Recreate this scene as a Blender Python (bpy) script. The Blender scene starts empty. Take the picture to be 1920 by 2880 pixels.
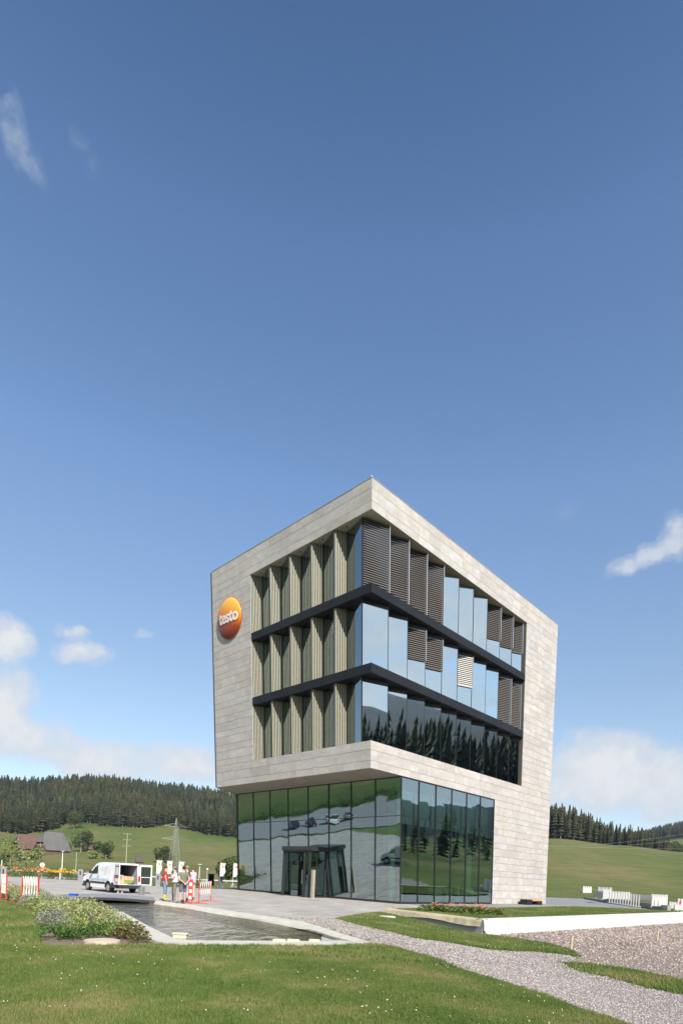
import bpy, bmesh, math, random
import numpy as np
from mathutils import Vector, Matrix
from mathutils.geometry import delaunay_2d_cdt
random.seed(7); rng = np.random.default_rng(7)
R_ = math.radians
SC = bpy.context.scene
COL = SC.collection
# ------------------------------------------------------------------ camera, world, sun, exposure
F = 1635.79; PX = 960.0; PY = 2466.07; ROLL = R_(2.8247); EYE = 1.63
cam = bpy.data.cameras.new('camera'); camo = bpy.data.objects.new('camera', cam); COL.objects.link(camo)
cam.sensor_fit = 'AUTO'; cam.sensor_width = 36.0; cam.lens = F/2880*36
cam.shift_x = 0; cam.shift_y = (PY-1440)/2880
cam.clip_start = .1; cam.clip_end = 9000
camo.matrix_world = Matrix.Translation((0, 0, EYE)) @ Matrix.Rotation(R_(90), 4, 'X') @ Matrix.Rotation(ROLL, 4, 'Z')
SC.camera = camo
SUN_H = Vector((.36, -.93)).normalized(); SUN_EL = R_(39)
sun = bpy.data.lights.new('sun', 'SUN'); sun.energy = 4.3; sun.angle = R_(.53); sun.color = (1, .95, .87)
suno = bpy.data.objects.new('sun', sun); COL.objects.link(suno)
sd = Vector((SUN_H.x*math.cos(SUN_EL), SUN_H.y*math.cos(SUN_EL), math.sin(SUN_EL)))
suno.rotation_euler = sd.to_track_quat('Z', 'Y').to_euler()
SC.view_settings.view_transform = 'Standard'; SC.view_settings.look = 'None'
SC.view_settings.exposure = .80; SC.view_settings.gamma = 1; SC.view_settings.use_curve_mapping = False
SC.cycles.max_bounces = 8; SC.cycles.transparent_max_bounces = 16; SC.cycles.glossy_bounces = 4
SC.cycles.volume_bounces = 0; SC.cycles.caustics_reflective = False; SC.cycles.caustics_refractive = False

class NT:
    "small helper to wire nodes"
    def __init__(s, nt): s.nt = nt; nt.nodes.clear()
    def n(s, typ, **k):
        nd = s.nt.nodes.new(typ)
        for a, b in k.items():
            if a.startswith('i_'):
                key = a[2:]; key = int(key) if key.isdigit() else key.replace('_', ' ')
                if isinstance(b, bpy.types.NodeSocket): s.nt.links.new(b, nd.inputs[key])
                else: nd.inputs[key].default_value = b
            else: setattr(nd, a, b)
        return nd
    def l(s, a, b): s.nt.links.new(a, b)
    def math(s, op, a, b=None, c=None, clamp=False):
        nd = s.n('ShaderNodeMath', operation=op, use_clamp=clamp)
        for i, v in enumerate((a, b, c)):
            if v is None: continue
            if isinstance(v, bpy.types.NodeSocket): s.l(v, nd.inputs[i])
            else: nd.inputs[i].default_value = v
        return nd.outputs[0]
    def ramp(s, fac, stops, interp='LINEAR'):
        nd = s.n('ShaderNodeValToRGB'); cr = nd.color_ramp; cr.interpolation = interp
        while len(cr.elements) < len(stops): cr.elements.new(.5)
        for e, (p, c) in zip(cr.elements, stops):
            e.position = p; e.color = (*c, 1) if not isinstance(c, (int, float)) else (c, c, c, 1)
        s.l(fac, nd.inputs[0]); return nd.outputs[0]
    def mix(s, fac, a, b, typ='MIX'):
        nd = s.n('ShaderNodeMix', data_type='RGBA', blend_type=typ)
        for i, v in ((0, fac), (6, a), (7, b)):
            if isinstance(v, bpy.types.NodeSocket): s.l(v, nd.inputs[i])
            else: nd.inputs[i].default_value = (*v, 1) if isinstance(v, tuple) and len(v) == 3 else v
        return nd.outputs[2]

def ray(px, py):
    dx, dy = px-PX, PY-py; c, s = math.cos(ROLL), math.sin(ROLL)
    return Vector(((dx*c-dy*s)/F, 1, (dx*s+dy*c)/F))

W = bpy.data.worlds.new('World'); SC.world = W; W.use_nodes = True
def build_world():
    t = NT(W.node_tree)
    sky = t.n('ShaderNodeTexSky', sky_type='NISHITA', sun_disc=False, sun_elevation=SUN_EL,
              sun_rotation=math.atan2(SUN_H.x, SUN_H.y), altitude=900, air_density=1.0, dust_density=.35, ozone_density=2.2)
    tc = t.n('ShaderNodeTexCoord'); D = tc.outputs['Generated']
    sep = t.n('ShaderNodeSeparateXYZ', i_0=D); z = sep.outputs[2]
    # cloud field, coordinates stretched so the clouds lie flat towards the horizon
    zz = t.math('ADD', t.math('MAXIMUM', z, 0.0), .16)
    cb = t.n('ShaderNodeCombineXYZ', i_0=t.math('DIVIDE', sep.outputs[0], zz), i_1=t.math('DIVIDE', sep.outputs[1], zz), i_2=t.math('MULTIPLY', z, 2.0))
    n1 = t.n('ShaderNodeTexNoise', i_Vector=cb.outputs[0], i_Scale=1.5, i_Detail=9.0, i_Roughness=.56).outputs[0]
    n2 = t.n('ShaderNodeTexNoise', i_Vector=D, i_Scale=7.5, i_Detail=10.0, i_Roughness=.6).outputs[0]
    n3 = t.n('ShaderNodeTexNoise', i_Vector=D, i_Scale=26.0, i_Detail=8.0, i_Roughness=.6).outputs[0]
    dw = t.n('ShaderNodeVectorMath', operation='ADD', i_0=D)
    nv = t.n('ShaderNodeTexNoise', i_Vector=D, i_Scale=9.0, i_Detail=7.0, i_Roughness=.6)
    s1 = t.n('ShaderNodeVectorMath', operation='SUBTRACT', i_0=nv.outputs[1]); s1.inputs[1].default_value = (.5, .5, .5)
    s2 = t.n('ShaderNodeVectorMath', operation='SCALE', i_0=s1.outputs[0]); s2.inputs['Scale'].default_value = .09
    t.l(s2.outputs[0], dw.inputs[1]); DW = dw.outputs[0]
    total = None
    def blob(px, py, wpx, hpx, amp, rot=0.0):
        d = ray(px, py).normalized()
        right = Vector((d.y, -d.x, 0)).normalized(); up = right.cross(d)
        c, s = math.cos(rot), math.sin(rot)
        a = right*c+up*s; b = up*c-right*s
        k = F*1.0
        scl = 1.0/ray(px, py).length
        def comp(axis, size):
            q = t.n('ShaderNodeVectorMath', operation='DOT_PRODUCT', i_0=DW); q.inputs[1].default_value = axis
            return t.math('MULTIPLY', t.math('SUBTRACT', q.outputs['Value'], axis.dot(d)), k/(size*scl*scl**.5))
        x, y = comp(a, wpx), comp(b, hpx)
        r2 = t.math('ADD', t.math('MULTIPLY', x, x), t.math('MULTIPLY', y, y))
        q = t.n('ShaderNodeVectorMath', operation='DOT_PRODUCT', i_0=D); q.inputs[1].default_value = d
        front = t.math('GREATER_THAN', q.outputs['Value'], .3)
        return t.math('MULTIPLY', t.math('MULTIPLY', t.math('SUBTRACT', 1.0, t.math('POWER', r2, .5), clamp=True), amp), front)
    def add(v):
        nonlocal total
        total = v if total is None else t.math('ADD', total, v)
    # cirrus, puffs and banks where the photograph has them
    for b in ((45, 365, 48, 120, .85, R_(22)), (105, 455, 46, 110, .8, R_(42)), (212, 350, 50, 45, .55, R_(-40)), (245, 415, 26, 80, .45, R_(-8)), (12, 262, 26, 50, .6, R_(-20)), (1600, 1440, 60, 40, .2, 0)):
        add(blob(*b))
    n4 = t.n('ShaderNodeTexNoise', i_Vector=D, i_Scale=20.0, i_Detail=9.0, i_Roughness=.7).outputs[0]
    wisps = t.math('MULTIPLY', t.math('MULTIPLY', total, t.ramp(n4, [(.38, .0), (.62, 1)])), .52, clamp=True); total = None
    for b in ((205, 1765, 75, 36, .95, 0), (230, 1835, 110, 52, 1.0, 0), (10, 1800, 90, 90, 1.1, 0),
              (405, 1785, 48, 16, .55, 0), (20, 1980, 120, 130, 1.3, 0), (90, 2090, 190, 95, 1.15, 0), (290, 2135, 160, 80, 1.1, 0),
              (520, 2160, 180, 85, 1.3, 0), (1890, 1515, 120, 85, .55, R_(15)), (1810, 1560, 120, 60, .42, R_(35)), (1760, 1610, 90, 40, .3, R_(35)),
              (1700, 2150, 260, 95, 1.25, 0), (1850, 2230, 260, 110, 1.4, 0), (1600, 2240, 150, 75, .9, 0)):
        add(blob(*b))
    fine = t.math('ADD', t.math('MULTIPLY', t.math('SUBTRACT', n2, .5), .95), t.math('MULTIPLY', t.math('SUBTRACT', n3, .5), 1.05))
    local = t.math('MULTIPLY', t.math('ADD', total, fine), t.math('MULTIPLY', total, 4.0, clamp=True))
    # fair-weather clouds elsewhere (seen only in the glass), thinning upwards; kept off the open sky over the building
    q = t.n('ShaderNodeVectorMath', operation='DOT_PRODUCT', i_0=D); q.inputs[1].default_value = ray(960, 1200).normalized()
    away = t.ramp(q.outputs['Value'], [(0, 1.0), (.15, 1.0), (.5, 0.0)])
    elf = t.ramp(z, [(0, .30), (.12, .26), (.45, .19), (.9, .0)])
    gen = t.math('ADD', t.math('ADD', t.math('SUBTRACT', n1, .56), elf), t.math('MULTIPLY', t.math('SUBTRACT', n2, .5), .25))
    gen = t.math('MULTIPLY', t.math('MULTIPLY', gen, 3.6), away)
    dens = t.math('MAXIMUM', local, gen)
    cov = t.math('MAXIMUM', t.ramp(dens, [(0.0, 0), (.25, .25), (.6, .72), (1, .94)], 'EASE'), wisps)
    shade = t.ramp(t.math('ADD', t.math('MULTIPLY', dens, .5), t.math('MULTIPLY', n3, .8)), [(.3, (4.0, 4.3, 4.7)), (.75, (4.6, 4.75, 4.95)), (1, (5.2, 5.25, 5.3))])
    hz = t.ramp(z, [(0, .5), (.10, .28), (.3, .08), (.6, 0)])
    grad = t.ramp(z, [(0, (1.2, 1.08, .95)), (.3, (1.24, 1.16, 1.04)), (.55, (1.27, 1.33, 1.33)), (.73, (1.02, 1.16, 1.24)), (.83, (.68, .86, 1.0)), (1, (.6, .78, .95))])
    base = t.mix(hz, t.mix(1.0, sky.outputs[0], grad, 'MULTIPLY'), (3.1, 4.0, 5.2))
    colr = t.mix(cov, base, shade)
    bg = t.n('ShaderNodeBackground', i_Color=colr, i_Strength=.095)
    o = t.n('ShaderNodeOutputWorld'); t.l(bg.outputs[0], o.inputs[0])
build_world()

# ------------------------------------------------------------------ materials
MATS = {}
def mat(name, color, rough=.6, color2=None, scale=3.0, metallic=0, bump=0, bscale=30.0, spec=.5, emit=None, coords='Object', tone=False, detail=5.0, trans=0, coat=0):
    if name in MATS: return MATS[name]
    m = bpy.data.materials.new(name); m.use_nodes = True; t = NT(m.node_tree); MATS[name] = m
    tc = t.n('ShaderNodeTexCoord'); V = tc.outputs[coords] if coords != 'World' else t.n('ShaderNodeNewGeometry').outputs[0]
    p = t.n('ShaderNodeBsdfPrincipled', i_Roughness=rough, i_Metallic=metallic)
    p.inputs['Specular IOR Level'].default_value = spec
    c = (*color, 1)
    if color2:
        n = t.n('ShaderNodeTexNoise', i_Vector=V, i_Scale=scale, i_Detail=detail)
        f = t.ramp(n.outputs[0], [(.32, 0), (.68, 1)])
        c = t.mix(f, color, color2)
    if tone:
        a = t.n('ShaderNodeAttribute', attribute_name='tone')
        c = t.mix(1.0, c if not isinstance(c, tuple) else color, a.outputs['Color'], 'MULTIPLY')
    if isinstance(c, tuple): p.inputs['Base Color'].default_value = c
    else: t.l(c, p.inputs['Base Color'])
    if bump:
        n = t.n('ShaderNodeTexNoise', i_Vector=V, i_Scale=bscale, i_Detail=4.0)
        b = t.n('ShaderNodeBump', i_Strength=bump, i_Distance=.02, i_Height=n.outputs[0]); t.l(b.outputs[0], p.inputs['Normal'])
    if emit: p.inputs['Emission Color'].default_value = (*emit[:3], 1); p.inputs['Emission Strength'].default_value = emit[3]
    if coat: p.inputs['Coat Weight'].default_value = coat; p.inputs['Coat Roughness'].default_value = .05
    o = t.n('ShaderNodeOutputMaterial')
    sh = p.outputs[0]
    if trans:
        tr = t.n('ShaderNodeBsdfTranslucent')
        if isinstance(c, tuple): tr.inputs[0].default_value = c
        else: t.l(c, tr.inputs[0])
        mx = t.n('ShaderNodeMixShader', i_0=trans, i_1=sh, i_2=tr.outputs[0]); sh = mx.outputs[0]
    t.l(sh, o.inputs[0]); return m

def glass_mat(name, tint, base, wave=.0, wscale=.6, rough=0.0):
    m = bpy.data.materials.new(name); m.use_nodes = True; t = NT(m.node_tree)
    lw = t.n('ShaderNodeLayerWeight', i_Blend=.5)
    f = t.math('MULTIPLY_ADD', t.math('POWER', lw.outputs['Facing'], 3.0), .85, base, clamp=True)
    tr = t.n('ShaderNodeBsdfTransparent'); tr.inputs[0].default_value = (*tint, 1)
    gl = t.n('ShaderNodeBsdfGlossy', i_Roughness=rough); gl.inputs[0].default_value = (.80, .93, 1.0, 1)
    if wave:
        g = t.n('ShaderNodeNewGeometry')
        n = t.n('ShaderNodeTexNoise', i_Vector=g.outputs[0], i_Scale=wscale, i_Detail=1.0)
        b = t.n('ShaderNodeBump', i_Strength=wave, i_Distance=.1, i_Height=n.outputs[0])
        t.l(b.outputs[0], gl.inputs['Normal'])
    mx = t.n('ShaderNodeMixShader', i_0=f, i_1=tr.outputs[0], i_2=gl.outputs[0])
    o = t.n('ShaderNodeOutputMaterial'); t.l(mx.outputs[0], o.inputs[0]); return m

def stone_mat():
    m = bpy.data.materials.new('travertine'); m.use_nodes = True; t = NT(m.node_tree)
    tc = t.n('ShaderNodeTexCoord'); V = tc.outputs['Object']
    a = t.n('ShaderNodeAttribute', attribute_name='tone')
    off = t.n('ShaderNodeVectorMath', operation='SCALE', i_0=a.outputs['Color']); off.inputs['Scale'].default_value = 60.0
    V2 = t.n('ShaderNodeVectorMath', operation='ADD', i_0=V, i_1=off.outputs[0]).outputs[0]
    mp = t.n('ShaderNodeMapping', i_Vector=V2); mp.inputs['Scale'].default_value = (1, 1, 2.2)
    n1 = t.n('ShaderNodeTexNoise', i_Vector=mp.outputs[0], i_Scale=1.1, i_Detail=7.0, i_Roughness=.65)
    c = t.ramp(n1.outputs[0], [(.3, (.40, .378, .355)), (.5, (.465, .438, .412)), (.72, (.545, .52, .495))])
    n2 = t.n('ShaderNodeTexNoise', i_Vector=mp.outputs[0], i_Scale=7.0, i_Detail=6.0, i_Roughness=.7, i_Distortion=.6)
    c = t.mix(t.ramp(n2.outputs[0], [(.53, 0), (.7, .45)]), c, (.31, .265, .22))
    mp2 = t.n('ShaderNodeMapping', i_Vector=V); mp2.inputs['Scale'].default_value = (1.6, 1.6, .16)
    n5 = t.n('ShaderNodeTexNoise', i_Vector=mp2.outputs[0], i_Scale=1.0, i_Detail=6.0)
    c = t.mix(t.ramp(n5.outputs[0], [(.48, 0), (.8, .35)]), c, (.34, .32, .29))
    c = t.mix(1.0, c, a.outputs['Color'], 'MULTIPLY')
    n3 = t.n('ShaderNodeTexNoise', i_Vector=V2, i_Scale=22.0, i_Detail=5.0)
    p = t.n('ShaderNodeBsdfPrincipled', i_Base_Color=c, i_Roughness=.75)
    b = t.n('ShaderNodeBump', i_Strength=.35, i_Distance=.01, i_Height=n3.outputs[0]); t.l(b.outputs[0], p.inputs['Normal'])
    o = t.n('ShaderNodeOutputMaterial'); t.l(p.outputs[0], o.inputs[0]); MATS['stone'] = m; return m
stone = stone_mat()

# ------------------------------------------------------------------ mesh helpers
def prop(o, label=None, cat=None, group=None, kind=None):
    if label: o['label'] = label
    if cat: o['category'] = cat
    if group: o['group'] = group
    if kind: o['kind'] = kind
    return o
def empty(name, loc=(0, 0, 0), rz=0, **k):
    o = bpy.data.objects.new(name, None); COL.objects.link(o); o.location = loc; o.rotation_euler = (0, 0, rz)
    o.empty_display_size = .2
    return prop(o, **k)
class MB:
    "collects vertices and faces, then links them as ONE mesh object"
    def __init__(s, fn=None): s.v = []; s.f = []; s.t = []; s.mi = []; s.fn = fn; s.tone = (1, 1, 1); s.m = 0
    def vert(s, p):
        if s.fn: p = s.fn(p)
        s.v.append(tuple(p)); return len(s.v)-1
    def face(s, idx): s.f.append(tuple(idx)); s.t.append(s.tone); s.mi.append(s.m)
    def quad(s, *ps): s.face([s.vert(p) for p in ps])
    def prism(s, base, vec, cap=True):
        "polygon base (list of 3D points) extruded by vec"
        n = len(base); a = [s.vert(p) for p in base]; b = [s.vert(Vector(p)+Vector(vec)) for p in base]
        if cap: s.face(a[::-1]); s.face(b)
        for i in range(n): s.face((a[i], a[(i+1) % n], b[(i+1) % n], b[i]))
    def box(s, x0, x1, y0, y1, z0, z1):
        s.prism([(x0, y0, z0), (x1, y0, z0), (x1, y1, z0), (x0, y1, z0)], (0, 0, z1-z0))
    def cyl(s, c, r, h, n=12, r2=None, axis='Z', cap=True):
        r2 = r if r2 is None else r2; M = {'Z': Matrix.Identity(3), 'X': Matrix.Rotation(R_(90), 3, 'Y'), 'Y': Matrix.Rotation(R_(-90), 3, 'X')}[axis]
        a = [s.vert(Vector(c)+M @ Vector((r*math.cos(i*2*math.pi/n), r*math.sin(i*2*math.pi/n), 0))) for i in range(n)]
        b = [s.vert(Vector(c)+M @ Vector((r2*math.cos(i*2*math.pi/n), r2*math.sin(i*2*math.pi/n), h))) for i in range(n)]
        for i in range(n): s.face((a[i], a[(i+1) % n], b[(i+1) % n], b[i]))
        if cap: s.face(a[::-1]); s.face(b)
    def tube(s, pts, r, n=6):
        pts = [Vector(p) for p in pts]; rs = r if isinstance(r, (list, tuple)) else [r]*len(pts); prev = None
        for k, p in enumerate(pts):
            d = (pts[min(k+1, len(pts)-1)]-pts[max(k-1, 0)]).normalized()
            up = Vector((0, 0, 1)) if abs(d.z) < .9 else Vector((0, 1, 0))
            x = d.cross(up).normalized(); y = x.cross(d)
            ring = [s.vert(p+(x*math.cos(i*2*math.pi/n)+y*math.sin(i*2*math.pi/n))*rs[k]) for i in range(n)]
            if prev:
                for i in range(n): s.face((prev[i], prev[(i+1) % n], ring[(i+1) % n], ring[i]))
            else: s.face(ring[::-1])
            prev = ring
        s.face(prev)
    def bar(s, a, b, w, d=None):
        s.tube([a, b], w*.5*1.414, 4)
    def ell(s, c, r, n=10, m=7):
        rx, ry, rz = r; rows = []
        for j in range(m+1):
            th = math.pi*j/m
            rows.append([s.vert((c[0]+rx*math.sin(th)*math.cos(2*math.pi*i/n), c[1]+ry*math.sin(th)*math.sin(2*math.pi*i/n), c[2]+rz*math.cos(th))) for i in range(n)])
        for j in range(m):
            for i in range(n): s.face((rows[j][i], rows[j+1][i], rows[j+1][(i+1) % n], rows[j][(i+1) % n]))
    def build(s, name, mats, parent=None, smooth=False, loc=None, **k):
        me = bpy.data.meshes.new(name); me.from_pydata(s.v, [], s.f)
        for m_ in (mats if isinstance(mats, (list, tuple)) else [mats]): me.materials.append(m_)
        me.polygons.foreach_set('material_index', s.mi)
        at = me.attributes.new('tone', 'FLOAT_COLOR', 'FACE')
        at.data.foreach_set('color', np.array([(*c, 1) for c in s.t], np.float32).ravel())
        if smooth: me.polygons.foreach_set('use_smooth', [True]*len(s.f))
        me.update()
        o = bpy.data.objects.new(name, me); COL.objects.link(o)
        if parent: o.parent = parent
        if loc: o.location = loc
        return prop(o, **k)
def fix_normals(o):
    bm = bmesh.new(); bm.from_mesh(o.data); bmesh.ops.recalc_face_normals(bm, faces=bm.faces); bm.to_mesh(o.data); bm.free(); return o
def np_mesh(name, V, Fq, mats, tone=None, **k):
    "V (n,3), Fq (m,3|4) numpy -> object"
    me = bpy.data.meshes.new(name); n = len(V); m, q = Fq.shape
    me.vertices.add(n); me.vertices.foreach_set('co', V.astype(np.float32).ravel())
    me.loops.add(m*q); me.loops.foreach_set('vertex_index', Fq.astype(np.int32).ravel())
    me.polygons.add(m); me.polygons.foreach_set('loop_start', np.arange(m, dtype=np.int32)*q)
    try: me.polygons.foreach_set('loop_total', np.full(m, q, np.int32))
    except Exception: pass
    for x in (mats if isinstance(mats, (list, tuple)) else [mats]): me.materials.append(x)
    if tone is not None:
        at = me.attributes.new('tone', 'FLOAT_COLOR', 'FACE')
        c = np.ones((m, 4), np.float32); c[:, :3] = tone; at.data.foreach_set('color', c.ravel())
    me.update(calc_edges=True); me.validate()
    o = bpy.data.objects.new(name, me); COL.objects.link(o); return prop(o, **k)
def copy_thing(o, loc=None, rz=None, scale=None, label=None, parent=None, sub=True):
    c = o.copy(); COL.objects.link(c)
    if parent: c.parent = parent
    if loc is not None: c.location = loc
    if rz is not None: c.rotation_euler = (c.rotation_euler[0], c.rotation_euler[1], rz)
    if scale is not None: c.scale = scale if hasattr(scale, '__len__') else (scale,)*3
    if label: c['label'] = label
    if sub:
        for ch in list(o.children): copy_thing(ch, parent=c)
    return c

# ------------------------------------------------------------------ ground shape
def sst(x): x = np.clip(x, 0, 1); return x*x*(3-2*x)
def zf(x, y):
    "height of the lower ground in front of the white wall"
    return -.42*sst((np.asarray(x, float)-1.0)/5.0)-.008*np.maximum(0, np.asarray(x, float)-6)
def hor(px): return PY+(px-PX)*math.tan(ROLL)
def G(px, py, z=0.0):
    "point of the photograph's ray at height z (z may be the front terrain)"
    r = ray(px, py); zz = 0.0 if callable(z) else z
    for _ in range(12 if callable(z) else 1):
        t = (zz-EYE)/r.z; x, y = r.x*t, t
        if callable(z): zz = float(z(x, y))
    return Vector((x, y, zz))
def P(px, py, D): return Vector((0, 0, EYE))+ray(px, py)*D

AZ = [-180, -140, -110, -95, -80, -60, -30.4, -22, -17, -12.4, 0, 10, 19.8, 25.8, 30.4, 45, 60, 80, 100, 118, 125, 134, 160, 180]
RK = [0, 70, 200, 330, 450, 600, 950, 1150, 1350, 4000]
TZ = [[0, 0, 4, 10, 20, 35, 90, 130, 160, 160], [0, 0, 4, 10, 20, 35, 90, 130, 160, 160], [0, 2, 8, 20, 30, 45, 90, 130, 130, 130],
      [0, 2.6, 9, 21, 34, 50, 100, 120, 120, 120], [0, 2.2, 8, 18, 32, 48, 100, 120, 120, 120], [0, 0, 2, 6, 14, 30, 105, 105, 105, 105],
      [0, -1.2, -2, -1.5, 6, 27, 97, 97, 95, 95], [0, -1.2, -2, 0, 13, 41, 116, 112, 108, 105], [0, -1.2, -2, 2, 15, 40.5, 114, 110, 105, 105],
      [0, -1.2, -2, 4, 15, 38, 111, 108, 104, 104], [0, -1, -1, 6, 16, 36, 102, 102, 102, 102], [0, -1, 2, 17, 30, 40, 95, 100, 110, 110],
      [0, -1.6, 6, 24, 37.5, 41, 60, 85, 100, 100], [0, -1.6, 5, 21.5, 33.5, 25, 50, 84, 100, 100], [0, -1.6, 4, 19, 29.7, 20, 55, 98, 125, 125],
      [0, -1, 2, 10, 16, 22, 70, 110, 140, 140], [0, 0, 2, 6, 12, 20, 60, 100, 140, 140], [0, 0, 4, 9, 14, 22, 60, 90, 116, 116],
      [0, 0, 4, 9, 14, 22, 70, 100, 130, 130], [0, 0, 4, 9, 16, 28, 95, 140, 186, 186], [0, 0, 4, 9, 16, 28, 105, 155, 212, 212], [0, 0, 4, 9, 16, 30, 120, 185, 243, 243],
      [0, 0, 4, 10, 20, 35, 90, 140, 180, 180], [0, 0, 4, 10, 20, 35, 90, 130, 160, 160]]
TZ = np.array(TZ, float)
def vnoise(x, y, s, seed=0):
    "cheap smooth value noise"
    x = np.asarray(x, float)/s+seed*17.3; y = np.asarray(y, float)/s-seed*9.1
    xi, yi = np.floor(x), np.floor(y); fx, fy = x-xi, y-yi; fx = fx*fx*(3-2*fx); fy = fy*fy*(3-2*fy)
    h = lambda a, b: np.modf(np.abs(np.sin(a*127.1+b*311.7)*43758.5453))[0]
    return (h(xi, yi)*(1-fx)+h(xi+1, yi)*fx)*(1-fy)+(h(xi, yi+1)*(1-fx)+h(xi+1, yi+1)*fx)*fy
def terr(x, y):
    x = np.asarray(x, float); y = np.asarray(y, float); r = np.hypot(x, y); az = np.degrees(np.arctan2(x, y))
    cols = np.stack([np.interp(r, RK, c) for c in TZ]); k = np.clip(np.searchsorted(AZ, az)-1, 0, len(AZ)-2)
    a0 = np.take(AZ, k); a1 = np.take(AZ, k+1); w = (az-a0)/(a1-a0); w = w*w*(3-2*w)
    i = np.arange(r.size).reshape(r.shape); cf = cols.reshape(len(AZ), -1)
    z = cf[k.ravel(), i.ravel()].reshape(r.shape)*(1-w)+cf[(k+1).ravel(), i.ravel()].reshape(r.shape)*w
    amp = np.clip((r-90)/250, 0, 1)
    z = z+np.clip((r-800)/500, 0, 1)*np.clip((az-40)/30, 0, 1)*((vnoise(x, y, 170, 21)-.5)*26+(vnoise(x, y, 60, 22)-.5)*12)
    return z+amp*((vnoise(x, y, 55, 1)-.5)*1.6+(vnoise(x, y, 150, 2)-.5)*np.interp(r, [300, 500], [1.2, 4.5]))

# outer boundary of the built-up near region (plaza, lawns, gravel)
bl = G(0, 2464); bm_ = G(219, 2476); b3 = G(431, 2492); b4 = G(547, 2498)
NR = [(-60, -30), (60, -30), (60, 48), (31, 48)]+[tuple(G(*p)[:2]) for p in ((1870, 2564), (1821, 2555), (1693, 2536), (1640, 2528))]+[(34, 92), (12, 92), (-4, 68), (-9, 54)] + \
     [tuple(b4[:2]), tuple(b3[:2]), tuple(bm_[:2]), tuple(bl[:2]), (-60, 62)]
def inside(poly, pts):
    pts = np.asarray(pts, float); x, y = pts[:, 0], pts[:, 1]; r = np.zeros(len(pts), bool); n = len(poly)
    for i in range(n):
        x0, y0 = poly[i][:2]; x1, y1 = poly[(i+1) % n][:2]
        if y0 == y1: continue
        c = ((y0 > y) != (y1 > y)) & (x < (x1-x0)*(y-y0)/(y1-y0)+x0); r ^= c
    return r
def dist_poly(poly, pts):
    pts = np.asarray(pts, float); d = np.full(len(pts), 1e9); n = len(poly)
    for i in range(n):
        a = np.array(poly[i][:2], float); b = np.array(poly[(i+1) % n][:2], float); ab = b-a
        t = np.clip(((pts-a)@ab)/max(ab@ab, 1e-9), 0, 1); d = np.minimum(d, np.hypot(*(pts-a-t[:, None]*ab).T))
    return d
def dens(poly, step):
    out = []; n = len(poly)
    for i in range(n):
        a = Vector(poly[i][:2]); b = Vector(poly[(i+1) % n][:2]); k = max(1, int((b-a).length/step))
        out += [tuple(a.lerp(b, j/k)) for j in range(k)]
    return out
def sheet(name, poly, m, holes=(), step=1.0, zfn=None, z=0.0, extra=None, **k):
    "triangulated ground sheet with exact edges"
    loops = [dens(poly, step)]+[dens(h, step) for h in holes]; pts = []; edges = []
    for L in loops:
        s = len(pts); pts += L; edges += [(s+i, s+(i+1) % len(L)) for i in range(len(L))]
    A = np.array(loops[0])
    if extra is None:
        gx, gy = np.meshgrid(np.arange(A[:, 0].min(), A[:, 0].max(), step), np.arange(A[:, 1].min(), A[:, 1].max(), step)); extra = np.stack([gx.ravel(), gy.ravel()], 1)
    ok = inside(loops[0], extra) & (dist_poly(loops[0], extra) > step*.3)
    for h in loops[1:]: ok &= ~inside(h, extra) & (dist_poly(h, extra) > step*.3)
    pts += [tuple(p) for p in extra[ok]]
    r = delaunay_2d_cdt([Vector(p) for p in pts], edges, [], 0, 1e-5)
    vs = np.array([tuple(v) for v in r[0]]); fs = np.array([f for f in r[2] if len(f) == 3])
    c = vs[fs].mean(1); keep = inside(loops[0], c)
    for h in loops[1:]: keep &= ~inside(h, c)
    fs = fs[keep]; zz = np.full(len(vs), z) if zfn is None else zfn(vs[:, 0], vs[:, 1])+z
    # counter-clockwise so normals point up
    a, b, c_ = vs[fs[:, 0]], vs[fs[:, 1]], vs[fs[:, 2]]; cr = (b[:, 0]-a[:, 0])*(c_[:, 1]-a[:, 1])-(b[:, 1]-a[:, 1])*(c_[:, 0]-a[:, 0])
    fs[cr < 0] = fs[cr < 0][:, ::-1]
    o = np_mesh(name, np.column_stack([vs, zz]), fs, m, **k)
    o.data.polygons.foreach_set('use_smooth', [True]*len(fs)); return o

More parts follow.
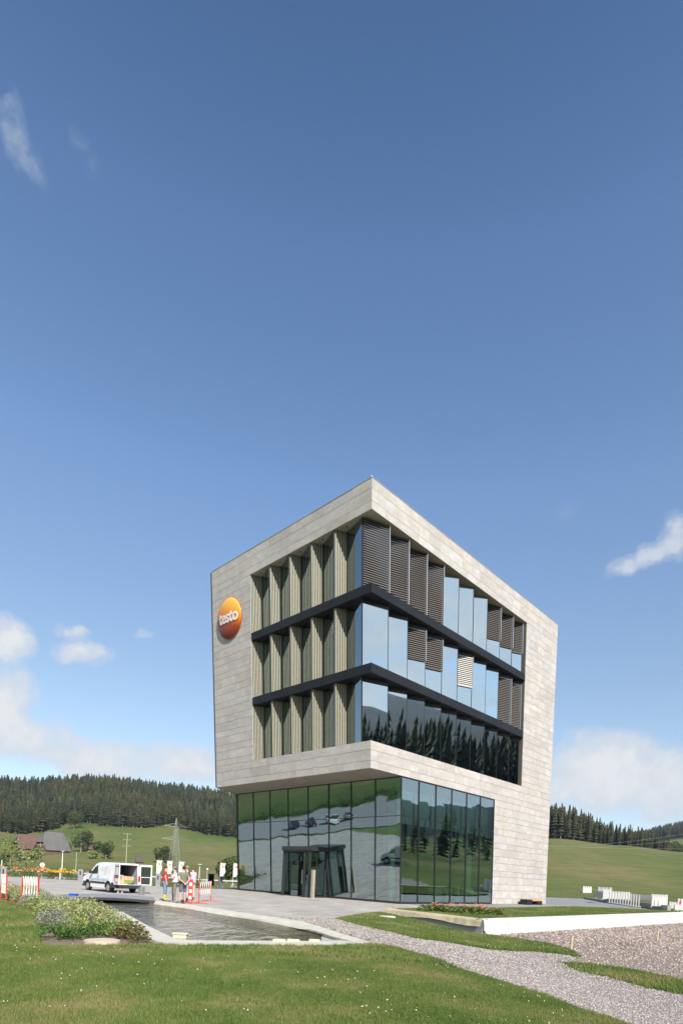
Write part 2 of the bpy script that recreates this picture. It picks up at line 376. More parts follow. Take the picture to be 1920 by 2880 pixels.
def meadow_mat():
    m = bpy.data.materials.new('meadow_grass'); m.use_nodes = True; t = NT(m.node_tree)
    g = t.n('ShaderNodeNewGeometry'); V = g.outputs[0]
    mp = t.n('ShaderNodeMapping', i_Vector=V); mp.inputs['Scale'].default_value = (1, .35, 1.6); mp.inputs['Rotation'].default_value = (0, 0, .5)
    n1 = t.n('ShaderNodeTexNoise', i_Vector=mp.outputs[0], i_Scale=.011, i_Detail=6.0, i_Roughness=.6)
    c = t.ramp(n1.outputs[0], [(.36, (.055, .098, .02)), (.47, (.088, .122, .026)), (.54, (.135, .14, .04)), (.64, (.20, .155, .07))])
    n2 = t.n('ShaderNodeTexNoise', i_Vector=V, i_Scale=.12, i_Detail=8.0, i_Roughness=.7)
    c = t.mix(t.ramp(n2.outputs[0], [(.4, 0), (.75, .6)]), c, (.05, .08, .02))
    n3 = t.n('ShaderNodeTexNoise', i_Vector=V, i_Scale=1.3, i_Detail=6.0, i_Roughness=.7)
    mp6 = t.n('ShaderNodeMapping', i_Vector=V); mp6.inputs['Scale'].default_value = (.22, .75, .6)
    n6 = t.n('ShaderNodeTexNoise', i_Vector=mp6.outputs[0], i_Scale=.32, i_Detail=9.0, i_Roughness=.75)
    c = t.mix(t.ramp(n6.outputs[0], [(.50, 0), (.66, .75)]), c, (.045, .062, .018)); c = t.mix(t.ramp(n6.outputs[0], [(.3, .6), (.45, 0)]), c, (.18, .165, .065))
    c = t.mix(t.ramp(n3.outputs[0], [(.35, 0), (.7, .4)]), c, (.13, .138, .045))
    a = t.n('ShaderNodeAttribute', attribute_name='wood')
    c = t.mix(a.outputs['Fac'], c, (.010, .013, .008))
    p = t.n('ShaderNodeBsdfPrincipled', i_Base_Color=c, i_Roughness=.9); p.inputs['Specular IOR Level'].default_value = .15
    b = t.n('ShaderNodeBump', i_Strength=.5, i_Distance=.5, i_Height=n3.outputs[0]); t.l(b.outputs[0], p.inputs['Normal'])
    o = t.n('ShaderNodeOutputMaterial'); t.l(p.outputs[0], o.inputs[0]); return m
def forest_edge(az):
    "radius where the woods begin for each azimuth"
    return np.interp(az, [-180, -150, -100, -60, -31, -27.5, -25.5, -22, -19, -16.6, -13, -9, 8, 12, 20, 25.8, 31, 40, 70, 90, 140, 180],
                     [700, 700, 640, 560, 600, 560, 615, 575, 600, 620, 585, 560, 540, 480, 452, 456, 470, 700, 620, 500, 480, 700])
def near_z(x, y):
    return np.where((x > 20) & (y < 49), zf(x, y), 0.0)
def terrz(x, y):
    d = dist_poly(NR, np.column_stack([x, y])); w = sst(d/22.0)
    return near_z(x, y)*(1-w)+terr(x, y)*w-.02*(w > 0)
def far_ground():
    rr = [30]
    while rr[-1] < 3800: rr.append(rr[-1]*1.045)
    th = np.radians(np.concatenate([np.arange(-36, 36, .75), np.arange(36, 324, 3.0)]))
    Rr, Th = np.meshgrid(np.array(rr), th); ex = np.stack([(Rr*np.sin(Th)).ravel(), (Rr*np.cos(Th)).ravel()], 1)
    outer = [(3600*math.sin(a), 3600*math.cos(a)) for a in np.linspace(0, 2*math.pi, 60, endpoint=False)]
    ex = ex[np.hypot(ex[:, 0], ex[:, 1]) < 3500]
    A = dens(NR, 4.0); no = len(outer)
    loops_pts = outer+A; edges = [(i, (i+1) % no) for i in range(no)]+[(no+i, no+(i+1) % len(A)) for i in range(len(A))]
    ok = ~inside(A, ex) & (dist_poly(A, ex) > 1.2); pts = loops_pts+[tuple(p) for p in ex[ok]]
    r = delaunay_2d_cdt([Vector(p) for p in pts], edges, [], 0, 1e-5)
    vs = np.array([tuple(v) for v in r[0]]); fs = np.array([f for f in r[2] if len(f) == 3]); c = vs[fs].mean(1)
    fs = fs[~inside(A, c)]
    a, b, c_ = vs[fs[:, 0]], vs[fs[:, 1]], vs[fs[:, 2]]; cr = (b[:, 0]-a[:, 0])*(c_[:, 1]-a[:, 1])-(b[:, 1]-a[:, 1])*(c_[:, 0]-a[:, 0]); fs[cr < 0] = fs[cr < 0][:, ::-1]
    x, y = vs[:, 0], vs[:, 1]
    o = np_mesh('hills', np.column_stack([vs, terrz(x, y)]), fs, meadow_mat(), kind='structure')
    o.data.polygons.foreach_set('use_smooth', [True]*len(fs))
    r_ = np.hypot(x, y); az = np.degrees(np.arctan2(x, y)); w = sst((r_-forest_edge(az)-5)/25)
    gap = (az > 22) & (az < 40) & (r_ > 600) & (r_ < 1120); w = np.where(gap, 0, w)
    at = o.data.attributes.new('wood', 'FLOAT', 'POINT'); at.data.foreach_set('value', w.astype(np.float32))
far_ground()

# ------------------------------------------------------------------ plaza, lawns, gravel, pool
def paving_mat(name, c1, c2, c3, joint=True, rotz=0, size=(1.0, .34), bumpy=.2):
    m = bpy.data.materials.new(name); m.use_nodes = True; t = NT(m.node_tree)
    g = t.n('ShaderNodeNewGeometry'); mp = t.n('ShaderNodeMapping', i_Vector=g.outputs[0]); mp.inputs['Rotation'].default_value = (0, 0, rotz)
    n = t.n('ShaderNodeTexNoise', i_Vector=g.outputs[0], i_Scale=.45, i_Detail=7.0, i_Roughness=.65)
    c = t.ramp(n.outputs[0], [(.35, c1), (.65, c2)])
    n2 = t.n('ShaderNodeTexNoise', i_Vector=g.outputs[0], i_Scale=14.0, i_Detail=6.0, i_Roughness=.7)
    c = t.mix(t.ramp(n2.outputs[0], [(.4, 0), (.8, .4)]), c, c3)
    h = n2.outputs[0]
    if joint:
        br = t.n('ShaderNodeTexBrick', i_Vector=mp.outputs[0], i_Scale=1.0); br.inputs['Brick Width'].default_value = size[0]; br.inputs['Row Height'].default_value = size[1]
        br.inputs['Mortar Size'].default_value = .016; br.inputs['Color1'].default_value = (.76, .755, .75, 1); br.inputs['Color2'].default_value = (1.14, 1.12, 1.09, 1); br.inputs['Mortar'].default_value = (.42, .41, .39, 1)
        c = t.mix(1.0, c, br.outputs[0], 'MULTIPLY')
    p = t.n('ShaderNodeBsdfPrincipled', i_Base_Color=c, i_Roughness=.8)
    b = t.n('ShaderNodeBump', i_Strength=bumpy, i_Distance=.01, i_Height=h); t.l(b.outputs[0], p.inputs['Normal'])
    o = t.n('ShaderNodeOutputMaterial'); t.l(p.outputs[0], o.inputs[0]); return m
M_plaza = paving_mat('plaza_stone', (.39, .365, .335), (.46, .43, .395), (.33, .31, .285), rotz=R_(-45.6))
M_asph = paving_mat('grey_asphalt', (.225, .22, .215), (.275, .27, .265), (.185, .18, .175), joint=False)
M_conc = mat('pale_concrete', (.46, .43, .36), .8, (.56, .53, .46), 2.5, bump=.3, coords='World')
M_wet = mat('stained_concrete', (.2, .165, .1), .5, (.30, .26, .18), 3.0, coords='World')
M_soil = mat('bed_soil', (.13, .095, .06), .95, (.22, .17, .12), 4.0, bump=.8, coords='World')
xy = lambda v: (v[0], v[1])
# wall behind the lower lawn
WA = Vector((2.26, 28.5)); WB = Vector((5.8, 23.6)); WC = Vector((28.0, 46.6))
kerb_out = [G(*p) for p in ((439, 2535), (490, 2540.5), (551, 2548.6), (600, 2556), (655, 2565), (722, 2575), (785, 2584), (845, 2593), (895, 2607), (927, 2618), (970, 2632), (1008, 2643), (1045, 2658))]
water_in = [G(*p, -.12) for p in ((430, 2545), (509, 2555), (593, 2571), (650, 2580), (703, 2588), (760, 2599), (806, 2608), (858, 2618))]
inner_far = [G(*p, -.03) for p in ((434, 2540), (500, 2547), (600, 2564), (655, 2573), (722, 2584), (785, 2595), (845, 2606), (895, 2621), (925, 2632))]
near_in = [G(*p) for p in ((900, 2651), (510, 2649.5), (482, 2640), (441, 2620), (408, 2603), (380, 2587), (343, 2567))]
near_out = [G(*p) for p in ((1045, 2658), (900, 2664), (640, 2662), (457, 2660))]+[xy(Vector((near_in[i].x, near_in[i].y))+Vector((-.55, -.25))) for i in (2, 3, 4, 5, 6)]
tip = G(1000, 2650)
# left end of the pool beyond the bridge
PL = [(-9.5, 22.0), (-12.4, 25.0), (-13.4, 27.4), (-13.2, 30.2), (-10.2, 29.2)]
pool_hole = [xy(p) for p in inner_far]+[xy(G(925, 2640))]+[xy(p) for p in near_in]+PL
plaza_poly = [xy(p) for p in NR[4:]]+[(-60, 44), (-34, 33.5), (-20, 29.5), (-18.2, 27), (-17.6, 24.4)]
outer_left = [(-17.6, 24.4), (-12.9, 21.7), (-9.9, 19.7)]+[xy(p) for p in near_out[::-1]]
plaza_front = [xy(v) for v in (Vector((-17.6, 24.4)), )]
lawn_edge_left = [G(*p) for p in ((0, 2533), (19, 2537), (44, 2546), (77, 2559), (99, 2575), (113, 2598), (116, 2623), (113, 2657))]
path_low = [G(*p, zf) for p in ((1077, 2661), (1131, 2673), (1171, 2685), (1240, 2705), (1305, 2731), (1413, 2763), (1544, 2804), (1630, 2839), (1717, 2865), (1800, 2895))]
strip_low = [G(*p, zf) for p in ((947, 2584), (1008, 2601), (1069, 2615), (1171, 2640), (1240, 2648), (1370, 2670), (1500, 2676), (1590, 2686), (1626, 2692))]
strip_up = [G(*p, zf) for p in ((1626, 2692), (1609, 2674), (1544, 2657), (1431, 2638))]
isl = [G(*p, zf) for p in ((1587, 2711), (1630, 2733), (1717, 2750), (1825, 2780), (1920, 2798), (2080, 2830), (2080, 2790), (1920, 2759), (1825, 2739), (1739, 2724), (1630, 2711))]
# plaza: all of the near region north of the pool, kerb, gravel path and wall
wallN = Vector((.714, -.70))
plaza = [xy(p) for p in NR[4:]]+[(-60, 40), (-34, 31.8), (-20, 29.0), (-14.2, 28.2), (-13.8, 31.0), (-10.0, 30.1)]+[xy(p) for p in kerb_out[:7]]+[xy(strip_low[0])]+[xy(WA)]+[(8.0, 30.3), (14.0, 34.4), (WC.x-.3, WC.y+.2)]
sheet('plaza', plaza, M_plaza, step=2.0, kind='structure')
# darker drive that runs from the bench side to the right
drive = [xy(G(*p)) for p in ((1870, 2564), (1821, 2555), (1693, 2536), (1640, 2528))]+[(34, 91.5), (24, 91.5), (14.8, 50.9), (9.0, 45.0), (4.4, 40.2), (5.6, 36.9), (7.6, 31.4), (14.0, 34.6), (27.0, 47.0)]
sheet('drive', drive, M_asph, step=2.0, z=.004, kind='structure')

def lawn_mat(name, dark=1.0):
    m = bpy.data.materials.new(name); m.use_nodes = True; t = NT(m.node_tree); g = t.n('ShaderNodeNewGeometry'); V = g.outputs[0]
    n1 = t.n('ShaderNodeTexNoise', i_Vector=V, i_Scale=.55, i_Detail=5.0)
    c = t.ramp(n1.outputs[0], [(.36, (.05, .115, .018)), (.5, (.10, .16, .032)), (.64, (.19, .19, .065))])
    n2 = t.n('ShaderNodeTexNoise', i_Vector=V, i_Scale=28.0, i_Detail=5.0)
    c = t.mix(t.ramp(n2.outputs[0], [(.4, 0), (.75, .8)]), c, (.05, .075, .018))
    p = t.n('ShaderNodeBsdfPrincipled', i_Base_Color=c, i_Roughness=.9)
    b = t.n('ShaderNodeBump', i_Strength=.8, i_Distance=.03, i_Height=n2.outputs[0]); t.l(b.outputs[0], p.inputs['Normal'])
    o = t.n('ShaderNodeOutputMaterial'); t.l(p.outputs[0], o.inputs[0]); return m
M_lawn = lawn_mat('lawn_ground')
lawn = [(-60, -30), (60, -30), (60, -2)]+[(14, 3.0), (9, 4.2)]+[xy(p) for p in path_low[::-1]]+[xy(p) for p in near_out[:4]]+[xy(G(300, 2662)), xy(G(113, 2659))]+[xy(p) for p in lawn_edge_left[::-1]]+[(-24, 24.0), (-34, 31.8), (-60, 40)]
sheet('lawn', lawn, M_lawn, step=1.0, zfn=zf, kind='structure')
bed = [xy(p) for p in lawn_edge_left]+[xy(G(113, 2659)), xy(G(300, 2662))]+[xy(p) for p in near_out[3:]]+[(-10.0, 21.8), (-12.9, 24.9), (-14.0, 27.2), (-14.2, 28.2), (-20, 29.0), (-34, 31.8), (-24, 24.0)]
sheet('flower_bed_ground', bed, M_soil, step=1.0, kind='structure')
def gravel_mat(name, cs, scale):
    m = bpy.data.materials.new(name); m.use_nodes = True; t = NT(m.node_tree); g = t.n('ShaderNodeNewGeometry'); V = g.outputs[0]
    v = t.n('ShaderNodeTexVoronoi', i_Vector=V, i_Scale=scale)
    c = t.ramp(t.n('ShaderNodeSeparateColor', i_0=v.outputs['Color']).outputs[0], [(0, cs[0]), (.5, cs[1]), (1, cs[2])])
    c = t.mix(t.ramp(v.outputs['Distance'], [(.3, 0), (.7, .75)]), c, (.1, .085, .075))
    n1 = t.n('ShaderNodeTexNoise', i_Vector=V, i_Scale=.5, i_Detail=5.0)
    c = t.mix(t.ramp(n1.outputs[0], [(.4, 0), (.7, .35)]), c, cs[3])
    p = t.n('ShaderNodeBsdfPrincipled', i_Base_Color=c, i_Roughness=.9)
    b = t.n('ShaderNodeBump', i_Strength=.9, i_Distance=.02, i_Height=v.outputs['Distance']); b.invert = True; t.l(b.outputs[0], p.inputs['Normal'])
    o = t.n('ShaderNodeOutputMaterial'); t.l(p.outputs[0], o.inputs[0]); return m
M_grav = gravel_mat('gravel_bed', [(.22, .185, .165), (.30, .26, .235), (.40, .355, .33), (.25, .21, .17)], 30)
M_pit = gravel_mat('pit_gravel_bed', [(.20, .155, .125), (.29, .235, .20), (.39, .33, .29), (.27, .205, .155)], 22)
path = [xy(strip_low[0])]+[xy(p) for p in strip_low[1:]]+[xy(isl[0])]+[xy(p) for p in isl[1:6]]+[(14, 3.0), (9, 4.2)]+[xy(p) for p in path_low[::-1]]+[xy(p) for p in kerb_out[:5:-1]]
sheet('gravel_path', path, M_grav, step=.7, zfn=zf, kind='structure')
strip = [xy(p) for p in strip_low]+[xy(p) for p in strip_up[1:]]+[(5.9, 23.2), (5.6, 23.4), (2.0, 28.6)]
sheet('lawn', strip, M_lawn, step=.6, zfn=zf, kind='structure')
sheet('lawn', [xy(p) for p in isl], M_lawn, step=.6, zfn=zf, z=.0, kind='structure')
pit = [xy(p) for p in strip_up]+[xy(WB+Vector((.15, -.2)))]+[xy(WC), (31, 48), (60, 48), (60, -2), (14, 3.0)]+[xy(p) for p in isl[5:]]+[xy(isl[0])]
sheet('gravel_ground', pit, M_pit, step=1.0, zfn=zf, kind='structure')
# lawn strip and flower bed on top of the white wall
up_lawn = [xy(WA+Vector((.05, .1))), xy(WB+Vector((.0, .2))), xy(WC+Vector((-.1, .1)))]+[xy(G(*p, .06)) for p in ((1859, 2563), (1773, 2557), (1697, 2554.5), (1620, 2553), (1556, 2553.6), (1467, 2556), (1394, 2557), (1250, 2556))]
sheet('lawn', up_lawn, M_lawn, step=.8, z=.12, kind='structure')

# pool: water, sloping walls, kerbs
def strip_mesh(name, A, B, m, **k):
    b = MB(); n = min(len(A), len(B))
    for i in range(n-1): b.quad(A[i], A[i+1], B[i+1], B[i])
    return b.build(name, m, smooth=False, **k)
def water_mat():
    m = bpy.data.materials.new('pond_water'); m.use_nodes = True; t = NT(m.node_tree); g = t.n('ShaderNodeNewGeometry')
    mp = t.n('ShaderNodeMapping', i_Vector=g.outputs[0]); mp.inputs['Scale'].default_value = (1.5, .55, 1); mp.inputs['Rotation'].default_value = (0, 0, .12)
    n = t.n('ShaderNodeTexNoise', i_Vector=mp.outputs[0], i_Scale=1.8, i_Detail=4.0, i_Roughness=.6, i_Distortion=.4)
    p = t.n('ShaderNodeBsdfPrincipled', i_Roughness=.02); p.inputs['Base Color'].default_value = (.10, .088, .05, 1); p.inputs['IOR'].default_value = 1.33; p.inputs['Specular IOR Level'].default_value = .6
    b = t.n('ShaderNodeBump', i_Strength=.55, i_Distance=.25, i_Height=n.outputs[0]); t.l(b.outputs[0], p.inputs['Normal'])
    o = t.n('ShaderNodeOutputMaterial'); t.l(p.outputs[0], o.inputs[0]); return m
wp = [xy(p) for p in water_in]+[xy(G(905, 2632, -.12))]+[xy(Vector((p.x, p.y))+Vector((.0, .02))) for p in near_in]+PL
sheet('water', wp, water_mat(), step=1.5, z=-.12, kind='structure')
b = MB()   # far kerb: flat top then slope to the water
for i in range(len(kerb_out)-1):
    j = min(i, len(inner_far)-1); j2 = min(i+1, len(inner_far)-1)
def resample(L, n):
    L = [Vector(p) for p in L]; d = [0]
    for i in range(len(L)-1): d.append(d[-1]+(L[i+1]-L[i]).length)
    return [Vector([np.interp(t, d, [p[k] for p in L]) for k in range(3)]) for t in np.linspace(0, d[-1], n)]
ko = resample([Vector((p.x, p.y, .0)) for p in kerb_out], 26); kf = resample(list(inner_far)+[G(1000, 2651, -.03)], 26); wi = resample(list(water_in)+[G(935, 2640, -.12)], 26)
tops = [Vector((p.x, p.y, .035)) for p in ko]; ins = [p.lerp(Vector((q.x, q.y, .035)), .45) for p, q in zip(tops, kf)]; ins = [Vector((p.x, p.y, .035)) for p in ins]
for i in range(25):
    b.m = 0; b.quad(ko[i]-Vector((0, 0, .1)), ko[i+1]-Vector((0, 0, .1)), tops[i+1], tops[i]); b.quad(tops[i], tops[i+1], ins[i+1], ins[i])
    k1 = [Vector((p.x, p.y, -.02)) for p in (kf[i], kf[i+1])]; b.quad(ins[i], ins[i+1], k1[1], k1[0])
    w1 = [wi[i].lerp(k1[0], .35), wi[i+1].lerp(k1[1], .35)]
    b.quad(k1[0], k1[1], w1[1], w1[0]); b.m = 1; b.quad(w1[0], w1[1], wi[i+1]-Vector((0, 0, .03)), wi[i]-Vector((0, 0, .03)))
kerb_far = fix_normals(b.build('pool_kerb', [M_conc, M_wet], label='pale concrete kerb sloping into the pond along the paved square', cat='kerb'))
b = MB()
ni = resample([Vector((p[0], p[1], 0)) for p in near_in[::1]], 24)[::-1]; no_ = [Vector((p[0], p[1], 0)) for p in near_out]
no_ = resample([G(1045, 2658)]+[Vector((p[0], p[1], 0)) for p in near_out[1:]], 24)[::-1]
ni2 = resample([G(1000, 2652)]+[Vector((p[0], p[1], 0)) for p in near_in], 24)[::-1]
Z = lambda v, z: Vector((v[0], v[1], z))
for i in range(23):
    b.quad(Z(no_[i], -.1), Z(no_[i+1], -.1), Z(no_[i+1], .05), Z(no_[i], .05)); b.quad(Z(no_[i], .05), Z(no_[i+1], .05), Z(ni2[i+1], .04), Z(ni2[i], .04)); b.quad(Z(ni2[i], .04), Z(ni2[i+1], .04), Z(ni2[i+1], -.5), Z(ni2[i], -.5))
fix_normals(b.build('pool_kerb', [M_conc], label='flat white concrete kerb along the front lawn side of the pond', cat='kerb'))
b = MB()   # bank wall beyond the bridge
LB = [Vector((near_in[-1].x, near_in[-1].y, 0))]+[Vector((*p, 0)) for p in PL]+[Vector((inner_far[0].x, inner_far[0].y, 0))]
for i in range(len(LB)-1): b.prism([Z(LB[i], -.6), Z(LB[i+1], -.6), Z(LB[i+1], .0), Z(LB[i], .0)], (0, 0, 0.001), cap=False) if False else b.quad(Z(LB[i], -.6), Z(LB[i+1], -.6), Z(LB[i+1], .02), Z(LB[i], .02))
b.build('pool_bank', M_wet, kind='structure')
# bridge: thin arched slab
def bridge():
    M_deck = mat('bridge_deck', (.21, .215, .22), .7, (.25, .25, .255), 2.0, bump=.2, coords='World')
    M_steel = mat('dark_steel', (.028, .03, .034), .45)
    A0, A1 = Vector((-12.9, 25.9)), Vector((-8.8, 27.9)); back = Vector((-1.3, 3.6))
    t = empty('foot_bridge', (A0.x, A0.y, 0), label='low grey arched slab bridge over the pond beside the white van', cat='bridge')
    d = MB(); s = MB(); n = 14
    arch = lambda k: .03+.10*math.sin(math.pi*k)
    for i in range(n):
        k0, k1 = i/n, (i+1)/n; p0, p1 = A0.lerp(A1, k0)-A0, A0.lerp(A1, k1)-A0; z0, z1 = arch(k0), arch(k1)
        q0, q1 = p0+back, p1+back
        d.quad(Z(p0, z0), Z(p1, z1), Z(q1, z1), Z(q0, z0))
        th0 = th1 = .11
        e = Vector((.035, -.03))
        s.quad(Z(p0+e, z0-th0), Z(p1+e, z1-th1), Z(p1+e, z1+.01), Z(p0+e, z0+.01))
        s.quad(Z(p0+e, z0+.01), Z(p1+e, z1+.01), Z(p1, z1+.01), Z(p0, z0+.01))
        s.quad(Z(q0, z0-th0), Z(q1, z1-th1), Z(q1, z1), Z(q0, z0)); s.quad(Z(p0+e, z0-th0), Z(q0, z0-th0), Z(q1, z1-th1), Z(p1+e, z1-th1))
    d.build('deck', M_deck, t); s.build('edge_beam', M_steel, t)
bridge()
M_wood = mat('raw_wood', (.42, .33, .2), .8, (.5, .41, .27), 6.0)
for i, (px, py, w, d_, h, lab) in enumerate(((508, 2637, .34, .2, .12, 'cream block standing in the pond water near its left front corner'),)):
    p = G(px, py, -.12); b = MB(); b.box(-w/2, w/2, -d_/2, d_/2, -.2, h-.03); bb = mat('cream_block', (.55, .52, .38), .7, (.62, .6, .46), 5.0)
    b.box(-w/2-.02, w/2+.02, -d_/2-.02, d_/2+.02, h-.03, h); o = b.build('stone_block', bb, loc=(p.x, p.y, -.12), label=lab, cat='block')
for px, w, lab in ((785, .29, 'long yellow cream slab on the front pond kerb, leftmost of three'), (825, .29, 'yellow cream slab on the front pond kerb, middle of three'), (884, .26, 'short yellow cream slab on the front pond kerb, rightmost of three')):
    p = G(px, 2652); b = MB(); b.prism([(-w/2, -.05, .04), (w/2, -.05, .04), (w/2, .05, .04), (-w/2, .05, .04)], (0, .0, .04)); b.box(-w/2+.01, w/2-.01, -.04, .04, .08, .09)
    b.build('stone_slab', mat('cream_slab', (.6, .58, .36), .7), loc=(p.x, p.y, 0), label=lab, cat='slab', group='cream slabs on the pond kerb')
p = G(288, 2651.5); b = MB(); b.cyl((0, 0, 0), .36, .05, 28); b.cyl((0, 0, .05), .33, .012, 28)
b.build('manhole_cover', mat('pink_concrete', (.5, .4, .3), .8, (.55, .46, .37), 8.0, bump=.3), loc=(p.x, p.y, .0), label='round pinkish concrete manhole cover at the foot of the planting', cat='manhole cover')

# white sheeted wall and beige sheeted kerb
def sheeted_wall():
    M_ws = mat('white_sheet', (.53, .515, .50), .65, (.47, .455, .44), 1.6, bump=1.0, bscale=4.0, coords='World')
    M_bs = mat('beige_sheet', (.50, .43, .28), .6, (.42, .36, .23), 1.2, bump=.3, bscale=4.0, coords='World')
    M_grey = mat('wall_concrete', (.22, .225, .22), .8)
    t = empty('retaining_wall', (WB.x, WB.y, 0), label='low retaining wall wrapped in white and beige sheeting around the raised lawn', cat='wall')
    def run(A, B, m, name, zt0, zt1, n, outn, flare, amp, short=False):
        b = MB(); rows = []
        for i in range(n+1):
            k = i/n; p = A.lerp(B, k)-WB; zt = zt0+(zt1-zt0)*k; zb = float(zf(*(p+WB)))-.04; zb = min(zb, zt-.2)
            if short: zb = zt-.24-.05*math.sin(k*9)-.04*k
            w = (vnoise(k*37, 3, 1, 3)-.5)*amp; w2 = (vnoise(k*80, 8, 1, 4)-.5)*amp
            prof = [(-.32, zt-.03), (-.26, zt+.0), (0, zt+w*.4), (.05+w2*.4, zt-.07), (.07+w, zt*.6+zb*.4), (.09+w2, zt*.3+zb*.7), (flare+w, zb)]
            rows.append([b.vert(Z(p+outn*q, z)) for q, z in prof])
        for i in range(n):
            for j in range(6): b.face((rows[i][j], rows[i+1][j], rows[i+1][j+1], rows[i][j+1]))
        return fix_normals(b.build(name, m, t, smooth=True))
    nR = Vector((.714, -.70)); nL = Vector((-.81, -.586))
    run(WB, WC, M_ws, 'white_sheet', .2, .2, 160, nR, .42, .09)
    run(WA, WB, M_bs, 'beige_sheet', .2, .2, 60, nL, .13, .07, True)
    b = MB(); a = WA-WB-nL*.0; b.prism([Z(a-nL*.2, float(zf(*WA))-.3), Z(-nL*.2, -.6), Z(-nL*.2, .14), Z(a-nL*.2, .14)], Z(nL*.2, 0)); b.build('wall_face', M_grey, t)
sheeted_wall()
# ------------------------------------------------------------------ THE OFFICE BUILDING (local frame: a along the right facade, b into the depth, z up; everything sheared)
O = Vector((9.3165, 44.3822, 0)); HEAD = math.atan2(.71480, .69933)
bld = empty('office_building', O, HEAD, label='leaning stone clad office cube with glass base, ribbon windows and round orange emblem', cat='building')
def SH(p):
    a, b, z = p; k = -.113+.0155*min(1, max(0, (a-8.7)/5.4)); return (a+k*z, b-.0402*z, z)
B = lambda: MB(SH)
ZS, ZO0, ZO1, ZT = 8.43, 10.10, 23.37, 25.10
UL, GL, UR, OR_ = -10.62, -7.61, 14.12, 8.74          # upper left face, glass left face, right end, right jamb of opening
BK = 16.8; GB = 18.25; JB = 11.85
M_metal = mat('anthracite_metal', (.014, .0155, .019), .5, (.019, .021, .025), .6, spec=.25)
M_frame = mat('mullion_metal', (.018, .019, .022), .4)
M_plaster = mat('soffit_plaster', (.36, .33, .28), .85, (.40, .37, .32), 1.0)
M_dark = mat('dark_interior', (.05, .05, .052), .8)
M_inner = mat('grey_interior', (.16, .16, .155), .8, (.2, .2, .19), .8)
M_white = mat('white_paint', (.75, .75, .72), .6)
# stone cladding in courses
def courses(z0, z1, target):
    n = max(1, round((z1-z0)/target)); w = np.array([(.82, 1.15, .95, 1.12)[i % 4] for i in range(n)]); w = w/w.sum()*(z1-z0)
    return list(np.concatenate([[z0], z0+np.cumsum(w)]))
zs = courses(0.02, ZS, .56)[:-1]+courses(ZS, ZO0, .56)[:-1]+courses(ZO0, ZO1, .555)[:-1]+courses(ZO1, ZT, .58)
def intervals(side, z0, z1):
    zm = (z0+z1)/2
    if side == 'R':
        lo = UL if zm > ZS else 4.30
        return [(OR_, UR)] if ZO0 < zm < ZO1 else [(lo, UR)]
    if zm < ZS: return []
    return [(JB, BK)] if ZO0 < zm < ZO1 else [(0.0, BK)]
panels = []
for side in 'RL':
    for k in range(len(zs)-1):
        z0, z1 = zs[k], zs[k+1]
        for lo, hi in intervals(side, z0, z1):
            x = lo; first = True
            while x < hi-.01:
                w = random.uniform(1.0, 1.9) if side == 'R' else random.uniform(1.3, 2.6)
                if first: w *= random.uniform(.45, 1); first = False
                e = x+w
                if hi-e < .45: e = hi
                e = min(e, hi); panels.append((side, x, e, z0, z1)); x = e
def panel_pts(side, x0, x1, z0, z1, d):
    g = .009
    x0 += .004; x1 -= .004; z0 += g; z1 -= g
    if side == 'R': return [(x0, d, z0), (x1, d, z0), (x1, d, z1), (x0, d, z1)]
    return [(UL+d, x1, z0), (UL+d, x0+.0, z0), (UL+d, x0, z1), (UL+d, x1, z1)]
def add_panel(b, pn):
    side, x0, x1, z0, z1 = pn; pr = random.uniform(-.003, .003); th = .035
    if side == 'L' and x0 < .001: x0 = .032
    f = panel_pts(side, x0, x1, z0, z1, pr); r = panel_pts(side, x0, x1, z0, z1, th)
    v = random.gauss(1, .045); warm = random.gauss(0, .012); b.tone = (v*(1+warm), v, v*(1-warm*1.5))
    F_ = [b.vert(p) for p in f]; K = [b.vert(p) for p in r]
    b.face(F_)
    for i in range(4): b.face((F_[i], K[i], K[(i+1) % 4], F_[(i+1) % 4]))
def size_of(pn):
    side, x0, x1, z0, z1 = pn; loc = Vector((SH((x0, 0, z0))[0], 0, 0)) if side == 'R' else Vector((UL, x0, 0))
    w = O+Matrix.Rotation(HEAD, 3, 'Z') @ Vector((loc.x, loc.y, z0)); return (x1-x0)*(z1-z0)/(w.length**2)
panels.sort(key=size_of, reverse=True)
for pn in panels[:296]:
    b = B(); add_panel(b, pn); b.build('stone_panel', stone, bld)
b = B()
for pn in panels[296:]: add_panel(b, pn)
b.build('stone_panels', stone, bld, kind='stuff')
# walls behind the cladding (dark in the joints)
M_back = mat('joint_shadow', (.09, .08, .07), .9)
def wallR(b, x0, x1, z0, z1, d0=.036, d1=.34): b.box(x0, x1, d0, d1, z0, z1)
b = B()
wallR(b, 4.33, UR-.005, .02, ZS-.002); wallR(b, UL+.036, UR-.005, ZS, ZO0-.01); wallR(b, OR_+.02, UR-.005, ZO0-.01, ZO1+.01); wallR(b, UL+.036, UR-.005, ZO1+.01, ZT-.06)
def wallL(b, y0, y1, z0, z1): b.box(UL+.036, UL+.36, y0, y1, z0, z1)
wallL(b, .341, BK-.005, ZS, ZO0-.01); wallL(b, JB+.02, BK-.005, ZO0-.01, ZO1+.01); wallL(b, .341, BK-.005, ZO1+.01, ZT-.06)
